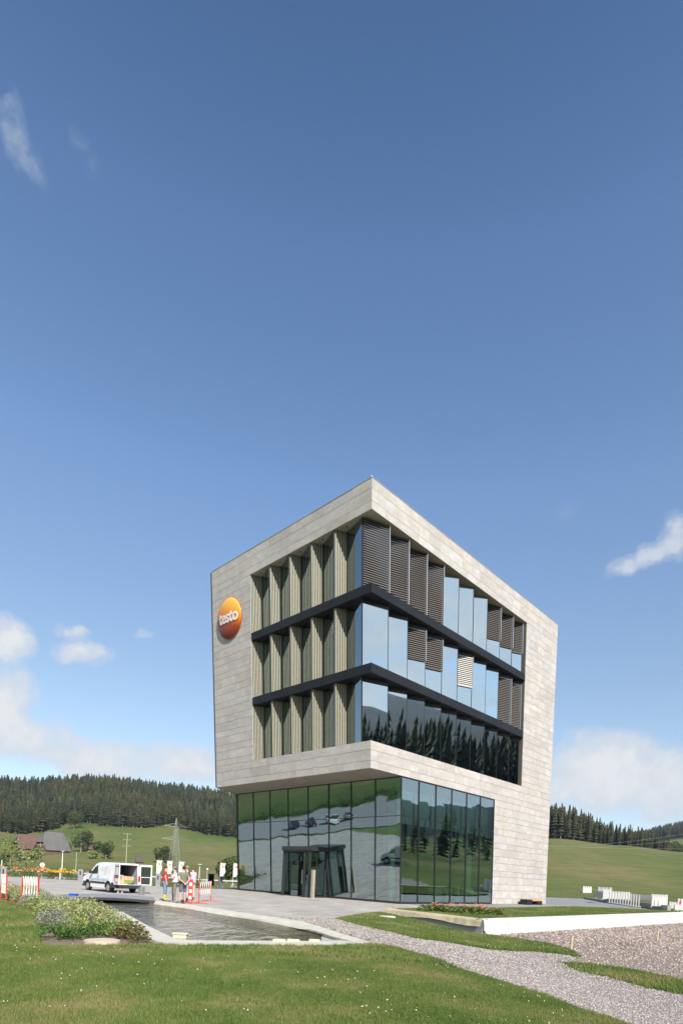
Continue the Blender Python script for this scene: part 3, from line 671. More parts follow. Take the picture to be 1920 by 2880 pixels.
# back and far side walls
b.prism([(UL+.02, BK-.006, ZS), (UL+.02, BK+.2, ZS), (GL, GB+.35, ZS), (UR, GB+.35, ZS), (UR, GB, ZS), (GL+.3, GB, ZS)], (0, 0, ZT-.06-ZS))
b.box(UR-.3, UR-.01, .34, GB, .02, ZT-.06)
b.box(GL+.1, UR-.31, GB, GB+.3, .02, ZS-.002)
b.build('wall', M_back, bld)
def plate(name, m, pts, z0, z1, **k):
    b = B(); b.prism([(x, y, z0) for x, y in pts], (0, 0, 1e-9) if z0 == z1 else (0, 0, z1-z0)); return b.build(name, m, bld, **k)
foot = [(UL+.04, .04), (UR-.31, .04), (UR-.31, GB-.01), (GL, GB-.01), (UL+.04, BK-.01)]
plate('soffit', mat('stone_soffit', (.30, .27, .225), .85, (.36, .33, .28), 1.2, bump=.2), [(UL+.012, .012), (UR-.02, .34), (UR-.31, GB-.02), (GL, GB+.2), (UL+.012, BK+.1)], ZS-.012, ZS+.012)
plate('roof', M_metal, [(UL+.02, .02), (UR, .02), (UR, GB+.3), (GL, GB+.3), (UL+.02, BK+.2)], ZT-.055, ZT-.02)
b = B()
b.box(UL-.02, UL+.4, -.02, BK+.02, ZT, ZT+.025); b.box(UL+.401, UR+.02, -.02, .4, ZT, ZT+.025); b.box(UR-.3, UR+.02, .401, GB+.3, ZT, ZT+.025)
b.build('parapet_capping', mat('pale_capping', (.42, .41, .38), .5), bld)
b = MB(); b.cyl((0, 0, 0), .022, .45, 6)
pt = SH((UL+.35, .35, ZT)); b.build('roof_mast', M_white, bld, loc=pt)
# slabs of the upper floors with projecting dark fascia
ins_ = [(UL+.9, 1.0), (UR-.32, 1.0), (UR-.32, GB-.02), (UL+.9, BK-.1)]
for z0, z1 in ((18.75, 19.28), (14.13, 14.68)):
    b = B()
    b.box(UL+.005, UL+.05, .05, JB-.01, z0, z1); b.box(UL+.005, OR_-.005, .004, .049, z0, z1)
    # fascia joints: thin proud strips left out, underside and top plates
    b.box(UL+.051, OR_-.005, .05, 1.2, z0+.004, z1-.01); b.box(UL+.051, UL+1.2, 1.201, JB-.01, z0+.004, z1-.01)
    b.build('floor_band', M_metal, bld)
    b = B()
    for a in np.arange(UL+1.94, OR_-.5, 1.95): b.box(a, a+.008, -.001, .003, z0, z1)
    for y in np.arange(2.16, JB-.5, 2.16): b.box(UL-.001, UL+.004, y, y+.008, z0, z1)
    b.build('fascia_joints', mat('black_gap', (.01, .01, .01), .6), bld, kind='stuff')
for z0, z1 in ((ZO0-.012, ZO0+.03), ):
    b = B(); b.box(UL+.30, OR_, .30, 1.3, z0, z1); b.box(UL+.30, UL+1.3, 1.301, JB, z0, z1); b.build('sill', M_metal, bld)
    b = B(); b.box(UL+.035, OR_, .036, .299, ZO0-.02, ZO0+.004); b.box(UL+.036, UL+.299, .3, JB, ZO0-.02, ZO0+.004); b.build('stone_sill', M_plaster, bld)
b = B(); b.box(UL+.034, OR_+.01, .034, 1.4, ZO1-.006, ZO1+.03); b.box(UL+.034, UL+1.4, 1.401, JB+.01, ZO1-.006, ZO1+.03); b.build('ceiling_panel', M_plaster, bld)
b = B(); 
b.tone = (1, 1, 1); b.box(UL+.036, UL+.95, JB, JB+.03, ZO0, ZO1); b.build('stone_reveal', stone, bld)
b = B(); b.box(OR_-.005, OR_+.019, .036, 1.1, ZO0, ZO1); b.build('metal_reveal', mat('bronze_reveal', (.13, .12, .10), .5), bld)
# small downlights in the top ceiling
for y in (11.0, 8.84, 6.68, 4.52, 2.36):
    b = B(); b.cyl((UL+.33, y-.0, ZO1-.02), .06, .03, 10); b.build('downlight', M_frame, bld)
# interior core
b = B(); b.box(UL+4.6, UL+4.75, 4.5, BK-1, .05, ZO1+.5); b.box(UL+4.76, UR-1, 5.2, 5.35, ZO0, ZO1+.5)
for z in (ZO0-.3, 14.2, 18.85): b.box(UL+1.21, UR-.4, 1.21, GB-.5, z, z+.45)
b.box(UL+1.3, UR-.4, 1.3, GB-.5, ZO1+.04, ZO1+.3)
b.build('interior', M_inner, bld)
# sawtooth windows of the right face
G_up = glass_mat('mirror_glass', (.30, .38, .40), .74, wave=.03, wscale=.5)
G_low = glass_mat('green_glass', (.55, .69, .63), .36, wave=.09, wscale=.5)
G_side = glass_mat('side_glass', (.26, .32, .31), .22, wave=.02, wscale=.5)
M_slat = mat('blind_slat', (.115, .102, .095), .55, spec=.25)
M_slatw = mat('pale_blind_slat', (.5, .48, .45), .5)
M_guide = mat('aluminium_guide', (.55, .58, .62), .3, metallic=.8)
rows = [(ZO0+.03, 14.13), (14.67, 18.75), (19.27, ZO1)]
fr = [-8.65+1.95*i for i in range(9)]+[OR_-.12]
blind = {2: {0: 1, 1: 1, 2: 1, 3: 1, 7: .62, 8: .62, 9: .6}, 1: {2: .52, 3: .55, 5: .58, 8: 1, 9: 1}, 0: {}}
for r, (z0, z1) in enumerate(rows):
    top = z1-(.30 if r < 2 else .0)
    for i in range(10):
        a1 = fr[i]; b1 = .30; a0 = UL+.2 if i == 0 else fr[i-1]; b0 = .92 if i == 0 else 1.12
        w = empty('window', parent_dummy := (0, 0, 0)); w.parent = bld
        d = Vector((a1-a0, b1-b0, 0)); L = d.length; d.normalize(); n = Vector((d.y, -d.x, 0))  # outward
        P_ = lambda s, o, z: (a0+d.x*s+n.x*o, b0+d.y*s+n.y*o, z)
        g = B(); jit = random.uniform(-.012, .012)
        g.prism([P_(.03, -.03+jit, z0+.05), P_(L-.03, -.03-jit, z0+.05), P_(L-.03, -.03-jit, top-.02), P_(.03, -.03+jit, top-.02)], tuple(n*.018)); g.build('pane', G_up, w)
        f = B()
        for s0, s1, q0, q1 in ((0, .03, z0, top), (L-.03, L, z0, top), (.03, L-.03, z0, z0+.05), (.03, L-.03, top-.02, top+.0)):
            f.prism([P_(s0, -.05, q0), P_(s1, -.05, q0), P_(s1, -.05, q1), P_(s0, -.05, q1)], tuple(n*.055))
        if i > 0:   # short dark return behind the neighbour's edge
            f.box(a0-.04, a0-.005, .36, 1.1, z0, top)
        if r < 2: f.prism([P_(-.0, -.06, top), P_(L, -.06, top), P_(L, -.06, z1-.0), P_(0, -.06, z1-.0)], tuple(n*.04))
        f.build('frame', M_frame, w)
        if i in blind[r]:
            fr_ = blind[r][i]; zb = z0+.06 if fr_ == 1 else top-(top-z0)*fr_; bl_ = B(); z = top-.06; m_ = M_slatw if (r, i) == (1, 5) else M_slat
            while z > zb:
                bl_.prism([P_(.05, .05, z), P_(L-.02, .05, z), P_(L-.02, .11, z-.085), P_(.05, .11, z-.085)], (0, 0, -.008)); z -= .135
            if fr_ < 1: bl_.prism([P_(.05, .06, zb), P_(L-.02, .06, zb), P_(L-.02, .12, zb), P_(.05, .12, zb)], (0, 0, -.05))
            bl_.build('blind', m_, w, kind='stuff')
            gd = B(); gd.prism([P_(L-.05, .06, zb), P_(L-.005, .06, zb), P_(L-.005, .14, zb), P_(L-.05, .14, zb)], (0, 0, top-zb)); gd.build('guide_rail', M_guide, w)
# zigzag of striped fins and glass on the left face
M_lath = mat('brass_lath', (.38, .365, .265), .45, (.44, .42, .31), 4.0)
M_lathback = mat('dark_lath_back', (.045, .045, .04), .7)
fb = [11.83, 9.67, 7.52, 5.36, 3.19]
for r, (z0, z1) in enumerate(rows):
    top = z1-(.02)
    for i, yb in enumerate(fb):
        w = empty('window'); w.parent = bld
        A = Vector((UL+.06, yb, 0)); Rr = Vector((UL+.74, yb-.38, 0)); nx = fb[i+1] if i < 4 else None
        E = Vector((UL+.05, nx+.03, 0)) if nx else Vector((UL+.2, .95, 0))
        d = (Rr-A); L = d.length; d.normalize(); n = Vector((d.y, -d.x, 0))
        if n.y > 0: n = -n
        s_ = B(); s_.prism([tuple(A)[:2]+(z0,), tuple(Rr)[:2]+(z0,), tuple(Rr-n*.06)[:2]+(z0,), tuple(A-n*.06)[:2]+(z0,)], (0, 0, top-z0)); s_.build('fin_panel', M_lathback, w)
        l_ = B(); k = 7
        for j in range(k):
            q = A+d*(L*(j+.45)/k); q2 = A+d*(L*(j+.86)/k)
            l_.prism([tuple(q+n*.004)[:2]+(z0+.02,), tuple(q2+n*.004)[:2]+(z0+.02,), tuple(q2+n*.045)[:2]+(z0+.02,), tuple(q+n*.045)[:2]+(z0+.02,)], (0, 0, top-z0-.03))
        l_.build('laths', M_lath, w, kind='stuff')
        d = (E-Rr); L = d.length; d.normalize(); n = Vector((-d.y, d.x, 0))
        if n.x > 0: n = -n
        g = B(); q0, q1 = Rr+d*.16, E-d*.03
        g.prism([tuple(q0)[:2]+(z0+.04,), tuple(q1)[:2]+(z0+.04,), tuple(q1-n*.018)[:2]+(z0+.04,), tuple(q0-n*.018)[:2]+(z0+.04,)], (0, 0, top-z0-.05)); g.build('pane', G_side, w)
        f = B()
        for q0, q1 in ((Rr, Rr+d*.16), (E-d*.03, E)):
            f.prism([tuple(q0+n*.02)[:2]+(z0,), tuple(q1+n*.02)[:2]+(z0,), tuple(q1-n*.05)[:2]+(z0,), tuple(q0-n*.05)[:2]+(z0,)], (0, 0, top-z0))
        f.build('frame', M_frame, w)
# glass base
aR = [GL, -5.64, -3.66, -1.69, .30, 2.25, 4.30]; bL = [0, 2.26, 4.53, 6.8, 9.07, 11.41, 13.7, 15.95, 18.25]
def base_window(P2, s0, s1, n, m):
    w = empty('window'); w.parent = bld
    for z0, z1 in ((.14, 5.84), (5.885, ZS-.09)):
        j = [random.uniform(-.006, .006) for _ in range(4)]; g = B()
        pts = [P2(s0+.03, .03+j[0], z0), P2(s1-.03, .03+j[1], z0), P2(s1-.03, .03+j[2], z1), P2(s0+.03, .03+j[3], z1)]
        g.prism(pts, n); g.build('pane', m, w)
    f = B()
    def bx(x0, x1, d0, d1, z0, z1):
        if P2 is PR: f.box(x0, x1, d0, d1, z0, z1)
        else: f.box(GL+d0, GL+d1, x0, x1, z0, z1)
    bx(s0, s1, -.01, .09, .0, .14); bx(s0, s1, .0, .08, 5.84, 5.885); bx(s0, s1, -.01, .1, ZS-.09, ZS-.013)
    bx(s1-.03, s1+.03, -.015, .12, .14, 5.84); bx(s1-.03, s1+.03, -.015, .12, 5.885, ZS-.09)
    f.build('frame', M_frame, w); return w
PR = lambda s, d, z: (s, d, z)
PL_ = lambda s, d, z: (GL+d, s, z)
for i in range(6): base_window(PR, aR[i], aR[i+1], (0, .02, 0), G_low)
for i in range(8): base_window(PL_, bL[i], bL[i+1], (.02, 0, 0), G_low)
b = B(); b.box(GL-.02, GL+.08, -.02, .0, 0, ZS-.013); b.box(GL-.02, GL+.0, .0, .03, .14, ZS-.1); b.build('corner_post', M_frame, bld)
# interior of the hall
b = B(); b.box(GL+.15, UR-.4, .4, GB-.1, .0, .06); b.build('hall_floor', mat('hall_floor', (.24, .24, .22), .35), bld)
b = B(); b.box(GL+7, GL+7.2, 6.5, GB-.2, .07, ZS-.05); b.box(4.4, 4.6, .4, GB-.2, .07, ZS-.05); b.box(GL+.2, 4.3, GB-.4, GB-.2, .07, ZS-.05); b.build('hall_wall', mat('hall_wall', (.10, .11, .10), .7, (.14, .14, .12), .3), bld)
for a, y in ((GL+1.5, 2.0), (GL+1.5, 10.5), (3.2, 1.6)):
    b = B(); b.cyl((a, y, .06), .24, ZS-.1, 20); b.build('column', M_white, bld)
for i in range(6):
    b = B(); a0_, a1_ = aR[i]+.16, aR[i+1]-.16; b.box(a0_+.2, a1_+.25, .62, .65, 5.45, ZS-.75); b.build('roller_blind', mat('mint_blind', (.86, .88, .85), .7, emit=None, trans=.35), bld)
for a, y, w_, d_, h in ((GL+.25, .35, .5, .5, 1.15), (-2.4, .9, .9, .6, 1.1), (-.9, .9, .8, .6, 1.1), (.8, 1.0, .35, .3, 1.3), (2.0, 1.0, 1.2, .4, 1.2), (GL+2, 6, .9, 2.0, 1.05)):
    b = B(); b.box(a, a+w_, y, y+d_, .07, h); b.box(a+.03, a+w_-.03, y+.03, y+d_-.03, h, h+.02); b.build('display_plinth', M_white, bld)
# entrance portal with revolving door (plumb, in front of the leaning glass)
def portal():
    t = empty('entrance_portal', (0, 0, 0)); t.parent = bld
    m = MB(); A0, A1, y0, y1 = -9.72, -8.0, 6.82, 9.85
    M_p = mat('portal_metal', (.03, .032, .033), .35)
    m = MB(); m.prism([(A0-.08, y0-.15, 3.42), (-7.95, y0-.15, 3.42), (-7.95, y1+.1, 3.42), (A0-.08, y1+.1, 3.42)], (0, 0, .32)); m.box(A0-.1, A0-.081, y0-.1, y1+.05, 3.45, 3.7); m.build('portal_roof', M_p, t)
    for (y, w) in ((y1-.16, .16), (7.32, .16), (y0, .1)):
        m = MB(); m.box(A0, A0+.14, y, y+w, 0, 3.42); m.build('post', M_p, t)
    m = MB(); m.box(A0+.141, -7.75, y1-.09, y1-.04, 0, .1); m.box(A0+.141, -7.75, y1-.09, y1-.04, 3.3, 3.42); m.box(A0+.141, -7.75, y0+.04, y0+.09, 0, .1); m.box(A0+.05, A0+.1, y0+.15, y1-.17, 3.3, 3.42); m.build('rail', M_p, t)
    gm = glass_mat('portal_glass', (.42, .5, .47), .14)
    m = MB(); m.box(A0+.16, -7.75, y0+.055, y0+.07, .1, 3.42); m.build('side_pane', gm, t)
    m = MB(); m.box(A0+.16, -7.75, y1-.07, y1-.055, .1, 3.3); m.build('side_pane', gm, t)
    for y in (y0, y1-.1): m = MB(); m.box(-8.12, -8.0, y, y+.1, 0, 3.42); m.build('post', M_p, t)
    m = MB(); m.box(-9.0, -8.95, y0+.02, y0+.08, .1, 3.42); m.build('side_mullion', M_p, t)
    m = MB(); m.box(A0+.06, A0+.075, y0+.11, 7.31, .02, 3.3); m.build('door_pane', gm, t)
    # revolving wings
    cx, cy = A0+1.1, 8.5
    m = MB(); m.cyl((cx, cy, .02), .05, 3.3, 8); m.build('door_spindle', M_p, t)
    for k in range(3):
        a = R_(25+120*k); m = MB(); c, s = math.cos(a), math.sin(a)
        m.prism([(cx+c*.06, cy+s*.06, .05), (cx+c*1.0, cy+s*1.0, .05), (cx+c*1.0-s*.02, cy+s*1.0+c*.02, .05), (cx+c*.06-s*.02, cy+s*.06+c*.02, .05)], (0, 0, 2.6)); w = m.build('door_wing', gm, t)
    m = MB(); m.tube([(A0-.06, 7.5, 1.0), (A0-.06, 7.5, 2.0)], .02, 8); m.tube([(A0-.06, 7.5, 1.1), (A0+.05, 7.5, 1.1)], .012, 6); m.build('door_handle', M_guide, t)
portal()
# round emblem
def emblem():
    t = empty('emblem_sign'); t.parent = bld
    cz, cy, rad = 20.98, 14.42, 1.53
    base = Vector(SH((UL, cy, cz)))
    ex = (Vector(SH((UL, cy-1, cz)))-base); ez = (Vector(SH((UL, cy, cz+1)))-base); ez.normalize(); en = ex.cross(ez).normalized()
    if en.x > 0: en = -en
    t.matrix_local = Matrix.Translation(base) @ Matrix(((ex.x, ez.x, en.x), (ex.y, ez.y, en.y), (ex.z, ez.z, en.z))).to_4x4()
    m = MB(); n = 48
    m.cyl((0, 0, .0), rad, .1, n); m.build('rim', mat('emblem_rim', (.36, .10, .05), .4), t)
    m = MB(); rings = []
    for j in range(13):
        th = j/12*math.pi/2; rr = (rad-.04)*math.cos(th); zz = .1+.20*math.sin(th)
        rings.append([m.vert((rr*math.cos(2*math.pi*i/n), rr*math.sin(2*math.pi*i/n), zz)) for i in range(n)])
    for j in range(12):
        for i in range(n): m.face((rings[j][i], rings[j][(i+1) % n], rings[j+1][(i+1) % n], rings[j+1][i]))
    mm = bpy.data.materials.new('emblem_orange'); mm.use_nodes = True; q = NT(mm.node_tree); tc = q.n('ShaderNodeTexCoord'); sp = q.n('ShaderNodeSeparateXYZ', i_0=tc.outputs['Object'])
    f = q.math('MULTIPLY_ADD', q.math('ADD', q.math('MULTIPLY', sp.outputs[1], .95), q.math('MULTIPLY', sp.outputs[0], .3)), .33, .5, clamp=True)
    c = q.ramp(f, [(0.04, (.13, .012, .003)), (.34, (.36, .05, .005)), (.55, (.72, .19, .012)), (.78, (.85, .40, .04)), (1, (.9, .5, .08))])
    p = q.n('ShaderNodeBsdfPrincipled', i_Base_Color=c, i_Roughness=.4); p.inputs['Coat Weight'].default_value = .15; o = q.n('ShaderNodeOutputMaterial'); q.l(p.outputs[0], o.inputs[0])
    m.build('dome', mm, t, smooth=True)
    cu = bpy.data.curves.new('word', 'FONT'); cu.body = 'testo'; cu.size = 1.0; cu.extrude = .05; cu.offset = .022; cu.align_x = 'CENTER'; cu.align_y = 'CENTER'; cu.space_character = 1.0; cu.resolution_u = 4
    to = bpy.data.objects.new('word', cu); COL.objects.link(to); dg = bpy.context.evaluated_depsgraph_get(); me = bpy.data.meshes.new_from_object(to.evaluated_get(dg)); bpy.data.objects.remove(to)
    me.materials.clear(); me.materials.append(M_white)
    xs = [v.co.x for v in me.vertices]; ys = [v.co.y for v in me.vertices]; kx = 2.34/(max(xs)-min(xs)); ky = .80/(max(ys)-min(ys)); xc = (max(xs)+min(xs))/2; yc = (max(ys)+min(ys))/2
    for v in me.vertices: v.co.x = (v.co.x-xc)*kx; v.co.y = (v.co.y-yc)*ky
    dome = lambda x, y: .1+.20*math.sqrt(max(0, 1-(x*x+y*y)/(rad-.04)**2))
    for v in me.vertices:
        x, y = v.co.x, v.co.y; v.co.y = y+.02; v.co.x = x+.1; x = v.co.x; v.co.z = v.co.z*.22+.03+dome(min(1.25, abs(x)), 0)
    o = bpy.data.objects.new('lettering', me); COL.objects.link(o); o.parent = t
emblem()

# ------------------------------------------------------------------ scattering (ground cover)
def scatter(name, pts, proto, scl, rot=None, **k):
    "one object whose points carry copies of the small mesh proto (an object that is not in the scene)"
    n = len(pts); me = bpy.data.meshes.new(name); me.vertices.add(n); me.vertices.foreach_set('co', np.asarray(pts, np.float32).ravel())
    a = me.attributes.new('scl', 'FLOAT_VECTOR', 'POINT'); s = np.asarray(scl, np.float32); s = np.repeat(s[:, None], 3, 1) if s.ndim == 1 else s; a.data.foreach_set('vector', s.ravel())
    if rot is None: rot = np.column_stack([rng.normal(0, .12, n), rng.normal(0, .12, n), rng.uniform(0, 6.283, n)])
    a = me.attributes.new('rot', 'FLOAT_VECTOR', 'POINT'); a.data.foreach_set('vector', rot.astype(np.float32).ravel())
    o = bpy.data.objects.new(name, me); COL.objects.link(o)
    ng = bpy.data.node_groups.new(name+'_scatter', 'GeometryNodeTree')
    ng.interface.new_socket('Geometry', in_out='INPUT', socket_type='NodeSocketGeometry'); ng.interface.new_socket('Geometry', in_out='OUTPUT', socket_type='NodeSocketGeometry')
    N = ng.nodes; gi = N.new('NodeGroupInput'); go = N.new('NodeGroupOutput'); ip = N.new('GeometryNodeInstanceOnPoints'); oi = N.new('GeometryNodeObjectInfo'); oi.inputs[0].default_value = proto; oi.inputs['As Instance'].default_value = True
    def attr(nm, typ='FLOAT_VECTOR'):
        q = N.new('GeometryNodeInputNamedAttribute'); q.data_type = typ; q.inputs[0].default_value = nm; return q.outputs[0]
    L = ng.links; L.new(gi.outputs[0], ip.inputs['Points']); L.new(oi.outputs['Geometry'], ip.inputs['Instance']); L.new(attr('scl'), ip.inputs['Scale'])
    er = N.new('FunctionNodeEulerToRotation'); L.new(attr('rot'), er.inputs[0]); L.new(er.outputs[0], ip.inputs['Rotation']); L.new(ip.outputs[0], go.inputs[0])
    md = o.modifiers.new('scatter', 'NODES'); md.node_group = ng
    return prop(o, **k)
def proto_obj(name, V, Fc, m, tone=None):
    o = np_mesh(name, np.asarray(V, float), np.asarray(Fc), m, tone=tone); COL.objects.unlink(o); return o
def tuft(m, blades=11, h=.05, spread=.03, w=.0035, bend=.6):
    V = []; Fc = []
    for i in range(blades):
        a = random.uniform(0, 6.283); r = spread*random.random()**.5; x, y = r*math.cos(a), r*math.sin(a); hh = h*random.uniform(.6, 1.15); la = random.uniform(0, 6.283); le = hh*bend*random.random()
        px_, py_ = math.cos(la+1.57)*w, math.sin(la+1.57)*w; s = len(V)
        V += [(x-px_, y-py_, 0), (x+px_, y+py_, 0), (x+math.cos(la)*le, y+math.sin(la)*le, hh)]; Fc.append((s, s+1, s+2))
    return V, Fc
def sample(poly, density, bbox=None):
    A = np.array([p[:2] for p in poly]); x0, y0 = A.min(0); x1, y1 = A.max(0)
    if bbox: x0, x1, y0, y1 = max(x0, bbox[0]), min(x1, bbox[1]), max(y0, bbox[2]), min(y1, bbox[3])
    n = int((x1-x0)*(y1-y0)*density)
    if n <= 0: return np.zeros((0, 2))
    p = np.column_stack([rng.uniform(x0, x1, n), rng.uniform(y0, y1, n)]); return p[inside(poly, p)]
def in_view(p, margin=.04):
    "keeps points inside (a little more than) the camera's horizontal field"
    r = np.abs(p[:, 0])/np.maximum(p[:, 1], .1); return p[(r < .587+margin) & (p[:, 1] > 0)]
def blade_mat(name, a, b_, c_):
    m = bpy.data.materials.new(name); m.use_nodes = True; t = NT(m.node_tree); g = t.n('ShaderNodeNewGeometry'); oi = t.n('ShaderNodeObjectInfo')
    n1 = t.n('ShaderNodeTexNoise', i_Vector=g.outputs[0], i_Scale=.55, i_Detail=5.0)
    c = t.ramp(n1.outputs[0], [(.36, a), (.5, b_), (.64, c_)])
    n4 = t.n('ShaderNodeTexNoise', i_Vector=g.outputs[0], i_Scale=4.0, i_Detail=4.0)
    c = t.mix(t.ramp(n4.outputs[0], [(.4, 0), (.7, .5)]), c, a)
    c = t.mix(t.math('MULTIPLY', oi.outputs['Random'], .5), c, c_)
    p = t.n('ShaderNodeBsdfPrincipled', i_Base_Color=c, i_Roughness=.6); p.inputs['Specular IOR Level'].default_value = .25
    tr = t.n('ShaderNodeBsdfTranslucent', i_Color=c); mx = t.n('ShaderNodeMixShader', i_0=.3, i_1=p.outputs[0], i_2=tr.outputs[0])
    o = t.n('ShaderNodeOutputMaterial'); t.l(mx.outputs[0], o.inputs[0]); return m
M_blade = blade_mat('grass_blade', (.065, .15, .022), (.13, .205, .038), (.29, .27, .11))
pr_g = proto_obj('grass_tuft', *tuft(M_blade, 12, .05, .045, .004), M_blade)
pr_g2 = proto_obj('grass_tuft_coarse', *tuft(M_blade, 14, .075, .09, .009), M_blade)
def grass(poly, zfn, dn, dens_far, ysplit=11.5, name='grass'):
    p = in_view(sample(poly, dn, (-16, 16, 4.0, ysplit))); q = in_view(sample(poly, dens_far, (-30, 30, ysplit, 48)))
    for pts, pr, s in ((p, pr_g, 1.0), (q, pr_g2, 1.0)):
        if len(pts): scatter(name, np.column_stack([pts, zfn(pts[:, 0], pts[:, 1])]), pr, rng.uniform(.7, 1.25, len(pts))*s, kind='stuff', label='short mown green grass with lighter and browner patches', cat='grass')
grass(lawn, zf, 1000, 260)
grass(strip, zf, 400, 260); grass([xy(p) for p in isl], zf, 600, 260)
zup = lambda x, y: np.full_like(x, .12)
grass(up_lawn, zup, 0, 90)
# clover heads
M_clov = mat('clover_white', (.75, .74, .66), .7)
V = []; Fc = []
for i in range(10):
    a = i*2.4; e = (i+.5)/10*math.pi; r = .007; c = Vector((math.cos(a)*math.sin(e), math.sin(a)*math.sin(e), math.cos(e)))*r; s = len(V); u = c.orthogonal().normalized()*.006; w = c.cross(u).normalized()*.006; c = c+Vector((0, 0, .055))
    V += [tuple(c-u), tuple(c+w), tuple(c+u), tuple(c-w)]; Fc.append((s, s+1, s+2, s+3))
pr_c = proto_obj('clover_head', V, Fc, M_clov)
def clover(poly, d, zfn, far=1.0):
    p = in_view(sample(poly, d, (-16, 18, 4.5, 27))); k = vnoise(p[:, 0], p[:, 1], 1.3, 5)*vnoise(p[:, 0], p[:, 1], .4, 6); p = p[k > .26]
    if len(p): scatter('clover', np.column_stack([p, zfn(p[:, 0], p[:, 1])]), pr_c, rng.uniform(.5, 1.25, len(p))*far, kind='stuff', label='small white clover heads dotted over the lawn', cat='clover')
clover(lawn, 6, zf); clover(strip, 12, zf, 1.2); clover([xy(p) for p in isl], 10, zf, 1.3)
# loose stones
def stone_proto(m, seed):
    rs = np.random.default_rng(seed); bm = bmesh.new(); bmesh.ops.create_icosphere(bm, subdivisions=1, radius=1)
    V = np.array([v.co[:] for v in bm.verts])*np.array([1, .75, .5])*(1+rs.normal(0, .16, (len(bm.verts), 1))); Fc = [[v.index for v in f.verts] for f in bm.faces]; bm.free(); return proto_obj('pebble', V, Fc, m)
def peb_mat(name, cs):
    m = bpy.data.materials.new(name); m.use_nodes = True; t = NT(m.node_tree); oi = t.n('ShaderNodeObjectInfo')
    c = t.ramp(oi.outputs['Random'], [(0, cs[0]), (.35, cs[1]), (.7, cs[2]), (1, cs[3])]); p = t.n('ShaderNodeBsdfPrincipled', i_Base_Color=c, i_Roughness=.85); o = t.n('ShaderNodeOutputMaterial'); t.l(p.outputs[0], o.inputs[0]); return m
M_peb = peb_mat('pebble_grey', [(.17, .145, .13), (.26, .225, .205), (.34, .30, .28), (.50, .465, .44)])
M_peb2 = peb_mat('pebble_pink', [(.17, .125, .10), (.27, .21, .18), (.36, .295, .26), (.52, .46, .42)])
for j, (m_, sd_) in enumerate(((M_peb, 1), (M_peb, 2))):
    pr = stone_proto(m_, sd_); p = in_view(sample(path, 430, (-3, 14, 6, 13))); q = in_view(sample(path, 190, (-4, 18, 13, 30))); p = np.vstack([p, q])
    scatter('gravel', np.column_stack([p, zf(p[:, 0], p[:, 1])+.002]), pr, np.where(p[:, 1] < 13, rng.uniform(.009, .024, len(p)), rng.uniform(.014, .032, len(p))), kind='stuff', label='loose grey and pinkish gravel covering the path', cat='gravel')
pr = stone_proto(M_peb2, 3); p = in_view(sample(pit, 75, (3, 40, 8, 46))); k = rng.random(len(p)) < np.clip(28/p[:, 1], .3, 1); p = p[k]
scatter('gravel', np.column_stack([p, zf(p[:, 0], p[:, 1])+.005]), pr, rng.uniform(.015, .05, len(p))*np.clip(p[:, 1]/18, .8, 1.6), kind='stuff', label='coarse brownish pink rubble below the white wall', cat='gravel')

pe = in_view(sample(path, 60, (-3, 16, 6, 26))); de = dist_poly(path, pe); pe = pe[(de < .35) & (rng.random(len(pe)) < .5*(1-de/.35))]
if len(pe): scatter('grass', np.column_stack([pe, zf(pe[:, 0], pe[:, 1])]), pr_g2, rng.uniform(.35, .8, len(pe)), kind='stuff', label='stray grass tufts growing in along the gravel edges', cat='grass')
pe = sample(pit, 3, (3, 40, 8, 46)); pe = pe[vnoise(pe[:, 0], pe[:, 1], 2.0, 41) > .78]
if len(pe): scatter('grass', np.column_stack([pe, zf(pe[:, 0], pe[:, 1])]), pr_g2, rng.uniform(.5, 1.3, len(pe)), kind='stuff', label='sparse weeds sprouting in the rubble', cat='grass')
rg = sample(lawn, 40, (-2, 14, 5, 16)); dg_ = dist_poly(path, rg); rg = rg[dg_ < .22]
if len(rg): scatter('gravel', np.column_stack([rg, zf(rg[:, 0], rg[:, 1])+.02]), stone_proto(M_peb, 9), rng.uniform(.008, .02, len(rg)), kind='stuff', label='loose stones spilled onto the lawn edge', cat='gravel')
